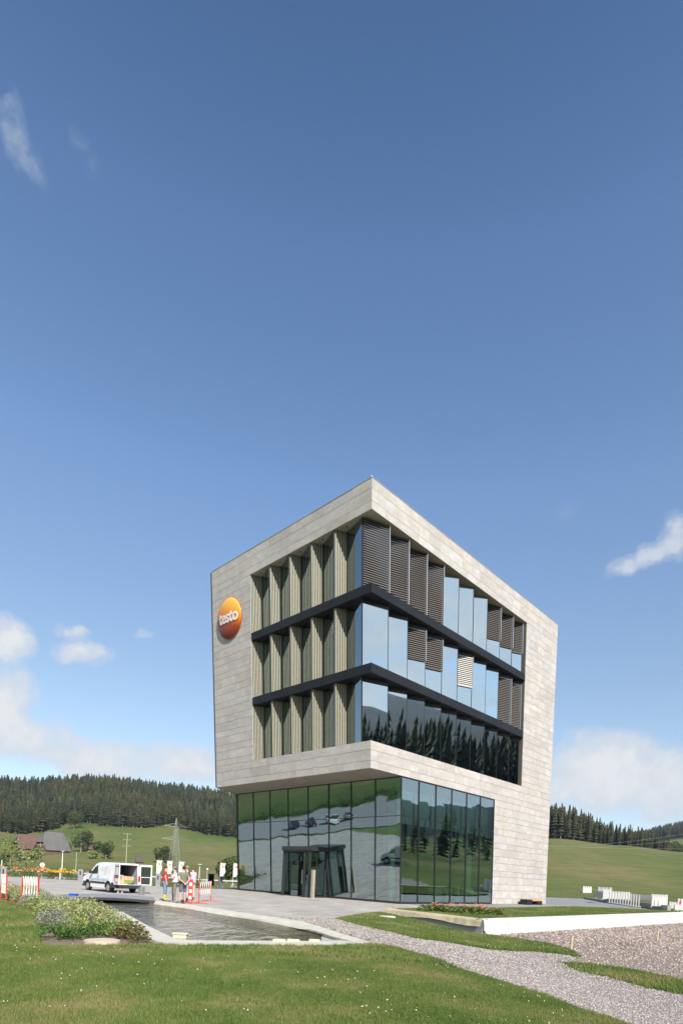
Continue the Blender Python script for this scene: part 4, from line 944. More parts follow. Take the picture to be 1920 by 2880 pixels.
# ------------------------------------------------------------------ plants
def leafy(m, n, R, H, size, shape='dome', up=.4):
    "leaf faces filling a low mound"
    V = []; Fc = []
    for i in range(n):
        a = random.uniform(0, 6.283); r = R*random.random()**.5; z = H*(1-(r/R)**2*.6)*random.uniform(.25, 1.05); c = Vector((r*math.cos(a), r*math.sin(a), z))
        d = Vector((math.cos(a)+random.gauss(0, .6), math.sin(a)+random.gauss(0, .6), up+random.gauss(0, .4))).normalized(); s_ = size*random.uniform(.6, 1.3)
        u = d.orthogonal().normalized(); u.rotate(Matrix.Rotation(random.uniform(0, 6.28), 3, d)); s = len(V)
        V += [tuple(c), tuple(c+d*s_*.55+u*s_*.3), tuple(c+d*s_*1.1), tuple(c+d*s_*.55-u*s_*.3)]; Fc.append((s, s+1, s+2, s+3))
    return V, Fc
def leaf_mat(name, cs, trans=.25):
    m = bpy.data.materials.new(name); m.use_nodes = True; t = NT(m.node_tree); g = t.n('ShaderNodeNewGeometry'); oi = t.n('ShaderNodeObjectInfo')
    c = t.ramp(t.math('FRACT', t.math('ADD', t.math('MULTIPLY', g.outputs['Random Per Island'], 1.0), t.math('MULTIPLY', oi.outputs['Random'], .35))), [(i/(len(cs)-1), c) for i, c in enumerate(cs)])
    p = t.n('ShaderNodeBsdfPrincipled', i_Base_Color=c, i_Roughness=.55); p.inputs['Specular IOR Level'].default_value = .3
    tr = t.n('ShaderNodeBsdfTranslucent', i_Color=c); mx = t.n('ShaderNodeMixShader', i_0=trans, i_1=p.outputs[0], i_2=tr.outputs[0]); o = t.n('ShaderNodeOutputMaterial'); t.l(mx.outputs[0], o.inputs[0]); return m
M_pg = leaf_mat('leaf_green', [(.12, .20, .035), (.21, .29, .06), (.33, .36, .12), (.44, .40, .18)])
M_pd = leaf_mat('leaf_deep', [(.05, .10, .022), (.08, .15, .03), (.12, .19, .045)])
M_ps = leaf_mat('leaf_silver', [(.19, .23, .15), (.26, .29, .20), (.32, .34, .26), (.27, .25, .24)])
M_pr = leaf_mat('leaf_red', [(.10, .07, .035), (.17, .11, .05), (.12, .16, .04), (.22, .13, .07)])
M_py = leaf_mat('leaf_pale', [(.32, .34, .15), (.40, .38, .21), (.27, .31, .10)])
bedv = [xy(p) for p in bed]
def plants(name, m, pts, n, R, H, size, lab, sc=(.8, 1.3), cat='plants'):
    pr = proto_obj(name+'_leaves', *leafy(m, n, R, H, size), m)
    scatter(name, np.column_stack([pts, np.zeros(len(pts))]), pr, rng.uniform(*sc, len(pts)), kind='stuff', label=lab, cat=cat)
p = sample(bedv, 15, (-22, -3.5, 10, 30)); dd = dist_poly(bedv, p); p = p[(dd > .2)]
clear = np.hypot(p[:, 0]-G(288, 2651)[0], p[:, 1]-G(288, 2651)[1]) > .75; p = p[clear]; p = p[(p[:, 1] > 12.2)]
k = vnoise(p[:, 0], p[:, 1], 1.5, 9)+rng.normal(0, .1, len(p)); near = p[:, 1] < 14.2; red = (p[:, 0] > -4.9) & (p[:, 1] < 14.2)
kind_ = np.where(red & (k > .25), 3, np.where(near & (k > .45), 1, np.where(k < .24, 2, np.where(k < .50, 0, np.where(k < .70, 4, np.where(k < .78, 2, 0))))))
for i, (nm, m_, n_, R0, H0, s_, lab) in enumerate((('green_perennials', M_pg, 150, .26, .38, .06, 'yellowish green leafy perennials packed between lawn and pond'),
      ('low_dark_plants', M_pd, 130, .24, .26, .06, 'deep green low plants along the front of the planting'),
      ('silvery_lavender', M_ps, 230, .24, .36, .04, 'grey silvery lavender clumps in the planting bed'),
      ('reddish_plants', M_pr, 110, .24, .34, .09, 'red brown leafed plants at the right tip of the planting'),
      ('pale_perennials', M_py, 190, .26, .42, .05, 'pale green flowering perennials in the middle of the planting'))):
    plants(nm, m_, p[kind_ == i], n_, R0, H0, s_, lab)
# flower hedge at the back of the plaza, yellow heads
M_fl = mat('flower_yellow', (.85, .48, .015), .6); M_fo = mat('flower_orange', (.72, .26, .06), .6, (.6, .2, .12), 2.0)
def flower_strip(pts2, w, h, dn, fdens, m, name, lab, z0=0.0, msize=.15):
    quad = []; A = [Vector(p) for p in pts2]
    for i in range(len(A)-1):
        d = (A[i+1]-A[i]); n = Vector((-d.y, d.x)).normalized()*w
        if n.y < 0: n = -n
        quad.append([tuple(A[i]), tuple(A[i+1]), tuple(A[i+1]+n), tuple(A[i]+n)])
    P0 = np.vstack([sample(q, dn) for q in quad]); pr = proto_obj(name+'_leaves', *leafy(M_pgf, 70, .34, h, .13), M_pgf)
    scatter(name, np.column_stack([P0, np.full(len(P0), z0)]), pr, rng.uniform(.8, 1.2, len(P0)), kind='stuff', label=lab, cat='flowers')
    P1 = np.vstack([sample(q, fdens) for q in quad]); 
    kk = vnoise(P1[:, 0], P1[:, 1], 2.6, 12); y = P1[kk > .52]; o_ = P1[(kk <= .52) & (rng.random(len(P1)) < .4)]
    for pts, mm_, nm, lb in ((y, M_fl, 'yellow_flowers', 'bright yellow flower clumps: '), (o_, M_fo, 'orange_flowers', 'small orange and rusty blooms: ')):
        if len(pts):
            V, Fc = leafy(mm_, 16, .2, .16, msize, up=.8); pf = proto_obj(nm+'_heads', V, Fc, mm_)
            scatter(nm, np.column_stack([pts, z0+h*rng.uniform(.70, 1.12, len(pts))]), pf, rng.uniform(.7, 1.3, len(pts)), kind='stuff', label=lb+lab, cat='flowers')
M_pgf = leaf_mat('leaf_hedge', [(.06, .11, .025), (.11, .17, .04), (.17, .21, .06), (.16, .13, .05)])
flower_strip([(-60, 62.6), xy(bl), xy(bm_+Vector((.6, -.3, 0)))], 1.8, .78, 2.6, 4.5, None, 'flower_hedge', 'long border behind the square on the left')
flower_strip([xy(G(290, 2482)), xy(b3+Vector((-.5, .2, 0)))], 1.6, .75, 2.6, 4.5, None, 'flower_hedge', 'short border between the van and the grey pillar light')
flower_strip([xy(G(452, 2494.5)), xy(G(480, 2496))], 1.4, .75, 2.6, 2.5, None, 'flower_hedge', 'border behind the people')
flower_strip([xy(G(500, 2495)), xy(G(556, 2498.5))], 1.6, .8, 3.2, .0, None, 'green_hedge', 'dark green hedge right of the people')
fbd = [G(1172, 2561, .15), G(1240, 2566, .15), G(1320, 2571, .15), G(1412, 2574, .15)]
flower_strip([xy(p) for p in fbd], 1.5, .34, 9, 5.0, None, 'marigold_bed', 'marigold bed in front of the glass base', z0=.12, msize=.07)
fix = None

# ------------------------------------------------------------------ trees
def spruce_mesh(name, tiers, seed, m, spread=.17, base=.12):
    rs = random.Random(seed); V = []; Fc = []; T = []
    for k in range(tiers):
        f = k/(tiers-1); z = base+(1-base)*f**.9*.97; r = spread*(1-f)**.68*min(1, .72+f*1.2)*rs.uniform(.62, 1.22)+.006; dz = (1-base)/tiers*rs.uniform(1.3, 1.9)
        n = 6; off = rs.uniform(0, 6.28); s = len(V); V.append((rs.gauss(0, .004), rs.gauss(0, .004), min(1.0, z+dz*.75)))
        for i in range(2*n):
            a = off+math.pi*i/n; q = r*(1.0*rs.uniform(.75, 1.2) if i % 2 == 0 else .5*rs.uniform(.7, 1.3)); V.append((q*math.cos(a), q*math.sin(a), z-dz*(.22 if i % 2 == 0 else .05)*rs.uniform(.5, 1.4)))
        t = rs.uniform(.7, 1.25)
        for i in range(2*n): Fc.append((s, s+1+i, s+1+(i+1) % (2*n))); T.append(t*rs.uniform(.75, 1.3))
    return np.array(V), np.array(Fc), np.array(T)
M_spr = mat('spruce_needles', (.030, .037, .0165), .9, (.050, .052, .025), .03, coords='World', tone=True, spec=.1)
M_trunk = mat('pale_bark', (.22, .18, .15), .9, (.3, .26, .22), 4.0)
sp = [spruce_mesh('s', random.choice((12, 13, 14)), 100+i, None) for i in range(5)]
def forest(name, xyz, h, wid, lab, tint=(1, 1, 1), jit=.22):
    n = len(xyz); Vs = []; Fs = []; Ts = []; off = 0; which = rng.integers(0, 5, n); cl_ = vnoise(xyz[:, 0], xyz[:, 1], 34, 31); tone = np.clip(rng.normal(1, jit, n)*(.72+.56*cl_), .45, 1.7); hue = rng.normal(0, .09, n)+(vnoise(xyz[:, 0], xyz[:, 1], 48, 32)-.5)*.22; rot = rng.uniform(0, 6.28, n)
    for w in range(5):
        ii = np.where(which == w)[0]
        if not len(ii): continue
        V, Fc, T = sp[w]; c, s = np.cos(rot[ii])[:, None], np.sin(rot[ii])[:, None]
        X = (V[None, :, 0]*c-V[None, :, 1]*s)*(h[ii]*wid)[:, None]+xyz[ii, 0][:, None]; Y = (V[None, :, 0]*s+V[None, :, 1]*c)*(h[ii]*wid)[:, None]+xyz[ii, 1][:, None]; Zz = V[None, :, 2]*h[ii][:, None]+xyz[ii, 2][:, None]
        Vs.append(np.stack([X, Y, Zz], -1).reshape(-1, 3)); Fs.append((Fc[None]+(np.arange(len(ii))*len(V))[:, None, None]+off).reshape(-1, 3)); off += len(ii)*len(V)
        tt = (T[None]*tone[ii][:, None]).reshape(-1, 1); hh = np.repeat(hue[ii], len(T))[:, None]; Ts.append(tt*np.concatenate([1+hh*1.5, 1+hh*.3, 1-hh], 1)*np.array(tint))
    return np_mesh(name, np.vstack(Vs), np.vstack(Fs), M_spr, tone=np.vstack(Ts), kind='stuff', label=lab, cat='forest')
def poisson(x0, x1, y0, y1, sp_):
    gx, gy = np.meshgrid(np.arange(x0, x1, sp_), np.arange(y0, y1, sp_)); p = np.stack([gx.ravel(), gy.ravel()], 1); return p+rng.uniform(-.45, .45, p.shape)*sp_
def sel(p, fn):
    r = np.hypot(p[:, 0], p[:, 1]); az = np.degrees(np.arctan2(p[:, 0], p[:, 1])); return p[fn(r, az)], r, az
pts = poisson(-720, 260, 300, 1040, 7.0)
r = np.hypot(pts[:, 0], pts[:, 1]); az = np.degrees(np.arctan2(pts[:, 0], pts[:, 1])); e = forest_edge(az)+(vnoise(pts[:, 0], pts[:, 1], 26, 3)-.5)*34
kpt = (r > e) & (az > -42) & (az < 13) & (r < 1010) & (rng.random(len(r)) < np.where(r > 700, .92, .97)); left_pts = pts[kpt]
left_r, left_e = r[kpt], e[kpt]
pts = poisson(70, 330, 380, 640, 3.6); r = np.hypot(pts[:, 0], pts[:, 1]); az = np.degrees(np.arctan2(pts[:, 0], pts[:, 1]))
e = forest_edge(az)+(vnoise(pts[:, 0], pts[:, 1], 18, 4)-.5)*10; kpt = (r > e) & (az > 11) & (az < 29.2) & (r < e+62+30*(az < 24)) ; right_pts = pts[kpt]; right_r, right_e = r[kpt], e[kpt]
pts = poisson(420, 900, 880, 1420, 8.5); r = np.hypot(pts[:, 0], pts[:, 1]); az = np.degrees(np.arctan2(pts[:, 0], pts[:, 1])); kpt = (r > 1150+(vnoise(pts[:, 0], pts[:, 1], 40, 8)-.5)*30) & (r < 1385) & (az > 22.5) & (az < 37); far_pts = pts[kpt]
def zat(p): return terrz(p[:, 0], p[:, 1])
# the edge trees one can tell apart: things of their own
def edge_split(P_, rr, ee, n, lo, hi):
    azp = np.degrees(np.arctan2(P_[:, 0], P_[:, 1])); vis = (azp > lo) & (azp < hi); score = np.where(vis, rr-ee, 1e9); idx = np.argsort(score)[:n]; m_ = np.zeros(len(P_), bool); m_[idx] = True; return m_
mL = edge_split(left_pts, left_r, left_e, 150, -31, -10.5); mR = edge_split(right_pts, right_r, right_e, 110, 17.8, 31)
hL = rng.uniform(17, 27, len(left_pts)); hR = np.interp(np.degrees(np.arctan2(right_pts[:, 0], right_pts[:, 1])), [10, 19, 21.5, 24, 29], [27, 26.5, 24, 18.5, 13])*rng.uniform(.84, 1.12, len(right_pts))
protos = []
for w in range(5):
    V, Fc, T = sp[w]; t = T[:, None]*np.array([[1, 1, 1]]); o = np_mesh('crown', V, Fc, M_spr, tone=t); COL.objects.unlink(o)
    tk = MB(); tk.cyl((0, 0, -.02), .012, .9, 6, .002); to = tk.build('trunk', M_trunk); COL.objects.unlink(to); protos.append((o.data, to.data))
def tree_thing(name, loc, h, wid, pm, lab, grp, rz):
    t = empty(name, loc, rz, label=lab, cat='tree', group=grp); t.scale = (h*wid, h*wid, h)
    for nm, me in zip(('crown', 'trunk'), pm):
        c = bpy.data.objects.new(nm, me); COL.objects.link(c); c.parent = t
    return t
zl = zat(left_pts); zr = zat(right_pts); zfar = zat(far_pts)
for P_, z_, m_, h_, wid, lab, grp in ((left_pts, zl, mL, hL, 1.25, 'dark spruce at the lower edge of the wooded hill left of the building', 'spruces along the edge of the left wood'),
                               (right_pts, zr, mR, hR, .8, 'tall dark spruce at the edge of the wood right of the building', 'spruces along the edge of the right wood')):
    for i in np.where(m_)[0]: tree_thing('spruce_tree', (P_[i, 0], P_[i, 1], z_[i]-.3), h_[i], wid, protos[i % 5], lab, grp, random.uniform(0, 6.28))
forest('spruce_forest', np.column_stack([left_pts[~mL], zl[~mL]-.3]), hL[~mL], 1.2, 'dense dark spruce forest covering the hill left of the building')
forest('spruce_forest', np.column_stack([right_pts[~mR], zr[~mR]-.3]), hR[~mR], .82, 'dense spruce wood behind the meadow right of the building')
forest('spruce_forest', np.column_stack([far_pts, zfar-.3]), rng.uniform(19, 27, len(far_pts)), 1.2, 'bluish far spruce forest on the ridge at the right edge')
# woods behind the camera and to the right, seen in the glass
p = np.array([(q*math.sin(a), 38+q*math.cos(a)) for a, q in zip(np.radians(rng.uniform(94, 150, 1500)), rng.uniform(95, 200, 1500))]); p = p[vnoise(p[:, 0], p[:, 1], 26, 14) > .22]
forest('spruce_wood', np.column_stack([p, zat(p)-.3]), rng.uniform(13, 23, len(p))*(1+.35*vnoise(p[:, 0], p[:, 1], 30, 51)), .62, 'dark spruces mirrored in the sawtooth windows')
p = np.vstack([poisson(90, 330, -150, 190, 11), poisson(40, 200, -330, -120, 12)]); r = np.hypot(p[:, 0], p[:, 1]); az = np.degrees(np.arctan2(p[:, 0], p[:, 1]))
p = p[(r > 130) & (az > 62) & (rng.random(len(p)) < .5) & (vnoise(p[:, 0], p[:, 1], 45, 11) > .42)]; forest('spruce_wood', np.column_stack([p, zat(p)-.3]), rng.uniform(11, 21, len(p)), 1.1, 'spruce wood mirrored in the right hand windows')
# broadleaf trees as individuals
def crown_mesh(seed, n, R, H, leaf, dome=True):
    rs = random.Random(seed); b_ = []
    for i in range(9): a = rs.uniform(0, 6.28); q = R*rs.uniform(.1, .62); b_.append((Vector((q*math.cos(a), q*math.sin(a), H*rs.uniform(.28, .78))), rs.uniform(.3, .5)*min(R, H*.5)*1.3))
    V = []; Fc = []; T = []
    for i in range(n):
        c, rad = rs.choice(b_); d = Vector((rs.gauss(0, 1), rs.gauss(0, 1), rs.gauss(0, 1))).normalized(); p_ = c+d*rad*rs.uniform(.75, 1.05); p_.z = max(p_.z, H*.08)
        nrm = (d+Vector((rs.gauss(0, .5), rs.gauss(0, .5), rs.gauss(0, .5)))).normalized(); u = nrm.orthogonal().normalized()*leaf*rs.uniform(.6, 1.3); w = nrm.cross(u); s = len(V); V += [tuple(p_-u), tuple(p_-w*.7), tuple(p_+u), tuple(p_+w*.7)]; Fc.append((s, s+1, s+2, s+3)); T.append(rs.uniform(.7, 1.35))
    return np.array(V), np.array(Fc), np.array(T)[:, None]*np.ones((1, 3))
M_broad = mat('broad_leaves', (.045, .066, .02), .8, (.07, .092, .03), .3, coords='World', tone=True, spec=.2)
M_broadl = mat('light_leaves', (.14, .19, .05), .8, (.2, .23, .08), .6, coords='World', tone=True, spec=.2)
def broadleaf(px, pyb, D, H, Rr, lab, m=None, n=700, seed=0, trunk=.1, name='broadleaf_tree', leaf=.5):
    base = P(px, pyb, D); base.z = float(terrz(np.array([base.x]), np.array([base.y]))[0]) if D > 75 else 0.0; n *= 2; leaf *= .78
    t = empty(name, base, 0, label=lab, cat='tree'); V, Fc, T = crown_mesh(seed, n, Rr, H, leaf); o = np_mesh('crown', V, Fc, m or M_broad, tone=T); o.parent = t
    tk = MB(); tk.tube([(0, 0, -.3), (.05, 0, H*.3), (-.04, .02, H*.62)], [trunk*1.3, trunk, trunk*.5], 7)
    for a in (0.4, 2.4, 4.5): tk.tube([(0, 0, H*.28), (math.cos(a)*Rr*.45, math.sin(a)*Rr*.45, H*.6)], [trunk*.6, trunk*.2], 5)
    tk.build('trunk', M_trunk, t); return t
for a in ((227, 2413, 385, 15, 9.0, 'big round dark tree right of the farmhouse roofs', None, 1300, 1, .3), (185, 2410, 400, 7, 5, 'low bushy tree just behind the grey barn roof', None, 500, 2, .2),
          (277, 2395, 385, 7.5, 4.2, 'small round tree above the little brown hut', None, 600, 3, .2), (298, 2418, 350, 10.5, 5.2, 'dark round tree right of the little brown hut', None, 900, 4, .25),
          (262, 2420, 345, 4.6, 5.0, 'pale low bush in front of the little brown hut', M_broadl, 450, 5, .15), (207, 2358, 520, 17, 8.5, 'broad spruce like tree alone on the meadow below the wood', None, 1300, 6, .3),
          (461, 2396, 330, 10.5, 6.0, 'dark tree on the meadow left of the lattice pylon', None, 900, 7, .25), (480, 2397, 335, 5, 2.8, 'small tree touching the lone meadow tree beside the pylon', None, 400, 8, .2),
          (652, 2440, 175, 8.6, 4.6, 'dense round tree half hidden behind the glass corner', None, 1100, 9, .25), (1890, 2412, 440, 15, 10, 'bright green broad tree at the lower end of the right wood', None, 1300, 10, .4)):
    broadleaf(a[0], a[1], a[2], a[3], a[4], a[5], a[6], a[7], a[8], a[9], leaf=.55)
broadleaf(29, 2461, 78, 6.4, 2.3, 'young light green street tree behind the flower border, leftmost', M_broadl, 330, 21, .06, 'young_tree', .17)
broadleaf(98, 2461, 84, 5.6, 1.6, 'slim sparse sapling in front of the grey barn', M_broadl, 240, 22, .05, 'young_tree', .2)
for px, py, D, H_, R0 in ((5, 2430, 150, 4, 5), (48, 2417, 330, 4.5, 7), (90, 2415, 350, 3, 4)):
    base = P(px, py, D); base.z = float(terrz(np.array([base.x]), np.array([base.y]))[0]); V, Fc, T = crown_mesh(px, 420, R0, H_, .5); V[:, 2] *= 1.2
    o = np_mesh('bush', V, Fc, M_broad, tone=T, label={5: 'dark bush cut by the left edge of the view', 48: 'dark bush below the red farmhouse', 90: 'small bush between the two farm roofs'}[px], cat='bush'); o.location = base
# ------------------------------------------------------------------ van
def van():
    M_wh = mat('van_white', (.74, .75, .76), .3, coat=.5); M_tr = mat('black_plastic', (.028, .03, .033), .55); M_gl = glass_mat('van_glass', (.2, .25, .25), .12); M_in = mat('cargo_grey', (.33, .34, .36), .7)
    M_red = mat('tail_lamp_red', (.5, .02, .02), .25); M_ty = mat('tyre_rubber', (.02, .02, .02), .8); M_rim = mat('wheel_silver', (.45, .46, .47), .35, metallic=.6)
    rear = Vector((-13.42, 35.6)); h = Vector((-.745, .667)).normalized()
    t = empty('parked_van', (rear.x, rear.y, 0), math.atan2(h.y, h.x), label='white delivery van with both rear doors open beside the pond bridge', cat='van')
    wb = 2.69; hw = .84
    def arch(cx, r=.36, n=8): return [(cx+r*math.cos(a), .30+r*math.sin(a)) for a in np.linspace(0, math.pi, n)]
    bot = [(-.74, .34)]+[(-.38, .30)]+arch(0)[::-1]+[(.37, .25), (wb-.37, .25)]+arch(wb)[::-1]+[(wb+.4, .28), (wb+.62, .3)]
    topl = [(wb+.72, .45), (wb+.74, .62), (wb+.66, .80), (wb+.45, .93), (wb+.05, 1.05), (wb-.22, 1.14), (wb-.62, 1.50), (wb-.92, 1.70), (wb-1.3, 1.79), (.6, 1.82), (-.3, 1.81), (-.58, 1.76), (-.70, 1.35), (-.76, .78)]
    prof = bot+topl
    def wy(z): return hw-(max(0, z-.95)*.13)
    b = MB()
    for s in (1, -1):
        idx = [b.vert((x, s*wy(z), z)) for x, z in prof]; b.face(idx if s == 1 else idx[::-1])
        if s == 1: L = idx
        else: Rr = idx
    k0 = len(bot); skip = {k0+11, k0+12, k0+13}
    for i in range(k0, len(prof)-3):   # roof, bonnet, windscreen base; rear left open
        b.face((L[i], L[i+1], Rr[i+1], Rr[i]))
    b.face((L[k0-1], L[k0], Rr[k0], Rr[k0-1])); 
    o = fix_normals(b.build('body', M_wh, t))
    b = MB(); b.box(-.72, 2.9, -.70, .70, .28, .34); b.build('chassis', M_tr, t)
    # cargo bay, open to the rear
    b = MB(); z0, z1 = .52, 1.70; yi = .70
    b.quad((-.70, -yi, z0), (1.35, -yi, z0), (1.35, yi, z0), (-.70, yi, z0)); b.quad((-.66, -yi+.06, z1), (-.66, yi-.06, z1), (1.35, yi-.06, z1), (1.35, -yi+.06, z1))
    b.quad((-.70, yi, z0), (1.35, yi, z0), (1.35, yi-.06, z1), (-.66, yi-.06, z1)); b.quad((-.70, -yi, z0), (-.66, -yi+.06, z1), (1.35, -yi+.06, z1), (1.35, -yi, z0)); b.quad((1.35, -yi, z0), (1.35, -yi+.06, z1), (1.35, yi-.06, z1), (1.35, yi, z0))
    b.build('cargo_bay', M_in, t)
    b = MB(); b.box(1.30, 1.33, -.6, -.06, 1.02, 1.55); b.box(1.30, 1.33, .06, .6, 1.02, 1.55); b.build('partition_window', mat('dark_mesh', (.02, .02, .022), .5), t)
    b = MB()   # rear frame
    for s in (1, -1): b.prism([(-.735, s*.70, .5), (-.735, s*.84, .5), (-.70, s*.84, .5), (-.70, s*.70, .5)], (.06, -s*.07, 1.22))
    b.box(-.72, -.66, -.72, .72, 1.70, 1.78); b.box(-.75, -.70, -.78, .78, .46, .53); b.build('rear_frame', M_wh, t)
    for s in (1, -1):
        b = MB(); b.box(-.775, -.72, s*.70 if s > 0 else -.85, .85 if s > 0 else s*.70, .72, 1.06); b.build('tail_light', M_red, t)
    b = MB(); b.box(-.86, -.70, -.86, .86, .30, .50); b.box(-.70, -.40, -.865, -.842, .30, .62); b.box(-.70, -.40, .842, .865, .30, .62); b.build('rear_bumper', M_tr, t)
    b = MB(); b.box(wb+.60, wb+.80, -.82, .82, .26, .56); b.box(wb+.36, wb+.6, -.862, -.842, .28, .58); b.box(wb+.36, wb+.6, .842, .862, .28, .58); b.build('front_bumper', M_tr, t)
    for s in (1, -1):
        b = MB(); y0, y1 = (.842, .862) if s == 1 else (-.862, -.842); b.box(.40, wb-.38, y0, y1, .50, .62); b.build('side_moulding', M_tr, t)
        for cx in (0, wb):   # wheel arch trim
            b = MB(); a_ = np.linspace(0, math.pi, 9)
            for i in range(8):
                q = [(cx+r_*math.cos(a), .30+r_*math.sin(a)) for r_, a in ((.36, a_[i]), (.41, a_[i]), (.41, a_[i+1]), (.36, a_[i+1]))]; b.prism([(x, s*.846, z) for x, z in q], (0, s*.015, 0))
            b.build('arch_trim', M_tr, t)
        # side window
        b = MB(); pts = [(1.42, 1.12), (2.27, 1.08), (2.22, 1.18), (1.90, 1.48), (1.62, 1.60), (1.50, 1.60)]
        b.prism([(x, s*(wy(z)+.003), z) for x, z in pts], (0, s*.006, 0)); b.build('side_window', mat('dark_window', (.03, .045, .035), .08), t)
        b = MB(); b.box(2.0, 2.1, *(sorted((s*.9, s*1.06))), 1.08, 1.26); b.box(2.05, 2.09, *(sorted((s*.82, s*.9))), 1.1, 1.14); b.build('wing_mirror', M_tr, t)
        b = MB(); b.box(1.28, 1.4, *(sorted((s*.842, s*.872))), .94, .98); b.build('door_handle', M_tr, t)
        b = MB(); b.box(1.235, 1.243, *(sorted((s*.8405, s*.8425))), .4, .98); b.box(2.30, 2.308, *(sorted((s*.8405, s*.8425))), .5, 1.0); b.build('door_gap', M_tr, t)
    b = MB(); b.prism([(wb-.24, -.66, 1.165), (wb-.24, .66, 1.165), (wb-.60, .60, 1.49), (wb-.60, -.60, 1.49)], (.012, 0, .012)); b.build('windscreen', mat('dark_window', (.03, .045, .035), .08), t)
    for s in (1, -1):
        for cx in (0, wb):
            w = MB(); yy = s*.66; a = 'Y'
            w.cyl((cx, yy-(0 if s > 0 else .0), .30), .30, s*.17, 20, axis='Y'); wo = fix_normals(w.build('wheel', M_ty, t))
            r_ = MB(); r_.cyl((cx, yy+s*.172, .30), .19, s*.012, 16, axis='Y'); r_.cyl((cx, yy+s*.185, .30), .07, s*.01, 10, axis='Y'); fix_normals(r_.build('rim', M_rim, wo))
    # signwriting on the near (left) side: y = +hw is the van's left
    def words(txt, size, x, z, m, name, y=None):
        cu = bpy.data.curves.new('w', 'FONT'); cu.body = txt; cu.size = size; cu.extrude = .001; cu.offset = .004
        to = bpy.data.objects.new('w', cu); COL.objects.link(to); me = bpy.data.meshes.new_from_object(to.evaluated_get(bpy.context.evaluated_depsgraph_get())); bpy.data.objects.remove(to)
        me.materials.clear(); me.materials.append(m)
        for v in me.vertices: X = x-v.co.x; Zz = z+v.co.y; v.co = (X, (wy(Zz)+.004), Zz)
        o = bpy.data.objects.new(name, me); COL.objects.link(o); o.parent = t
    M_lb = mat('signwriting_blue', (.38, .62, .78), .5); M_lg = mat('signwriting_grey', (.45, .46, .5), .5); M_lr = mat('signwriting_pink', (.65, .4, .42), .5)
    words('LackierCenter-heizma.de', .225, 2.30, .70, M_lb, 'side_lettering')
    b = MB()
    for i, (w_) in enumerate((.42, .36, .38, .34, .36, .30)): z = 1.55-i*.085; b.quad((.62, wy(z)+.004, z), (.62-w_, wy(z)+.004, z), (.62-w_, wy(z+.018)+.004, z+.018), (.62, wy(z+.018)+.004, z+.018))
    b.build('small_print', M_lg, t)
    b = MB()
    for z in (1.46, 1.34): b.quad((1.02, wy(z)+.004, z), (.74, wy(z)+.004, z), (.74, wy(z+.03)+.004, z+.03), (1.02, wy(z+.03)+.004, z+.03))
    b.build('small_print', M_lr, t)
    b = MB()
    for z, r_ in ((1.28, .06), (1.38, .04)):
        pts = [(.0+r_*math.cos(a), wy(z)+.006, z+r_*math.sin(a)) for a in np.linspace(0, 2*math.pi, 12)]; b.tube(pts, .008, 4)
    b.build('logo', M_lg, t)
    # rear doors: each a leaf with window, seen open
    def door(s, ang, name):
        d = empty(name); d.parent = t; d.location = (-.72, s*.80, 0); d.rotation_euler = (0, 0, ang)
        w = .76; f = MB()
        for x0, x1, z0_, z1_ in ((0, w, .52, 1.04), (0, .09, 1.04, 1.62), (w-.09, w, 1.04, 1.62), (0, w, 1.62, 1.76)): f.box(x0, x1, -.02, .02, z0_, z1_)
        f.build('leaf', M_wh, d); g = MB(); g.box(.09, w-.09, -.008, .008, 1.04, 1.62); g.build('door_window', mat('dark_window', (.03, .045, .035), .08), d)
        g = MB(); q = .022
        for x0, x1, z0_, z1_ in ((.07, w-.07, 1.02, 1.05), (.07, w-.07, 1.61, 1.64), (.07, .10, 1.05, 1.61), (w-.10, w-.07, 1.05, 1.61)): g.box(x0, x1, -q, q, z0_, z1_)
        g.build('window_seal', M_tr, d)
        return d, w
    d, w = door(1, R_(180-8), 'rear_door')    # left leaf, its outer face towards us
    b = MB(); b.box(.15, w-.15, -.03, -.012, 1.09, 1.57); b.build('poster', mat('poster_paper', (.66, .64, .64), .6, (.72, .6, .62), 9.0), d)
    b = MB(); b.box(.10, w-.1, -.03, -.02, .92, 1.0); b.build('grip_bar', M_tr, d)
    b = MB(); b.box(.14, w-.14, -.03, -.02, .60, .72); b.box(.16, w-.16, -.034, -.03, .615, .705); b.build('number_plate', mat('plate_grey', (.38, .4, .4), .5), d)
    d, w = door(-1, R_(180+38), 'rear_door')
    b = MB(); b.box(.10, w-.1, -.04, -.02, .58, .98); b.build('door_lining', M_tr, d)
    o = b; b = MB(); b.box(.10, w-.1, .02, .04, .58, .98); b.build('door_lining', M_tr, d)
    # load
    M = Matrix.Rotation(math.atan2(h.y, h.x), 3, 'Z')
    def load(x, y, z): return Vector((rear.x, rear.y, 0))+M @ Vector((x, y, z))
    rz = math.atan2(h.y, h.x)
    b = MB(); b.box(-.2, .2, -.28, .28, 0, .16); b.box(-.21, .21, -.29, .29, .16, .19); b.build('crate', mat('green_crate', (.22, .32, .07), .6), loc=load(-.42, -.12, .60), label='flat green crate lying on top of the load inside the open van', cat='crate').rotation_euler = (0, 0, rz+.1)
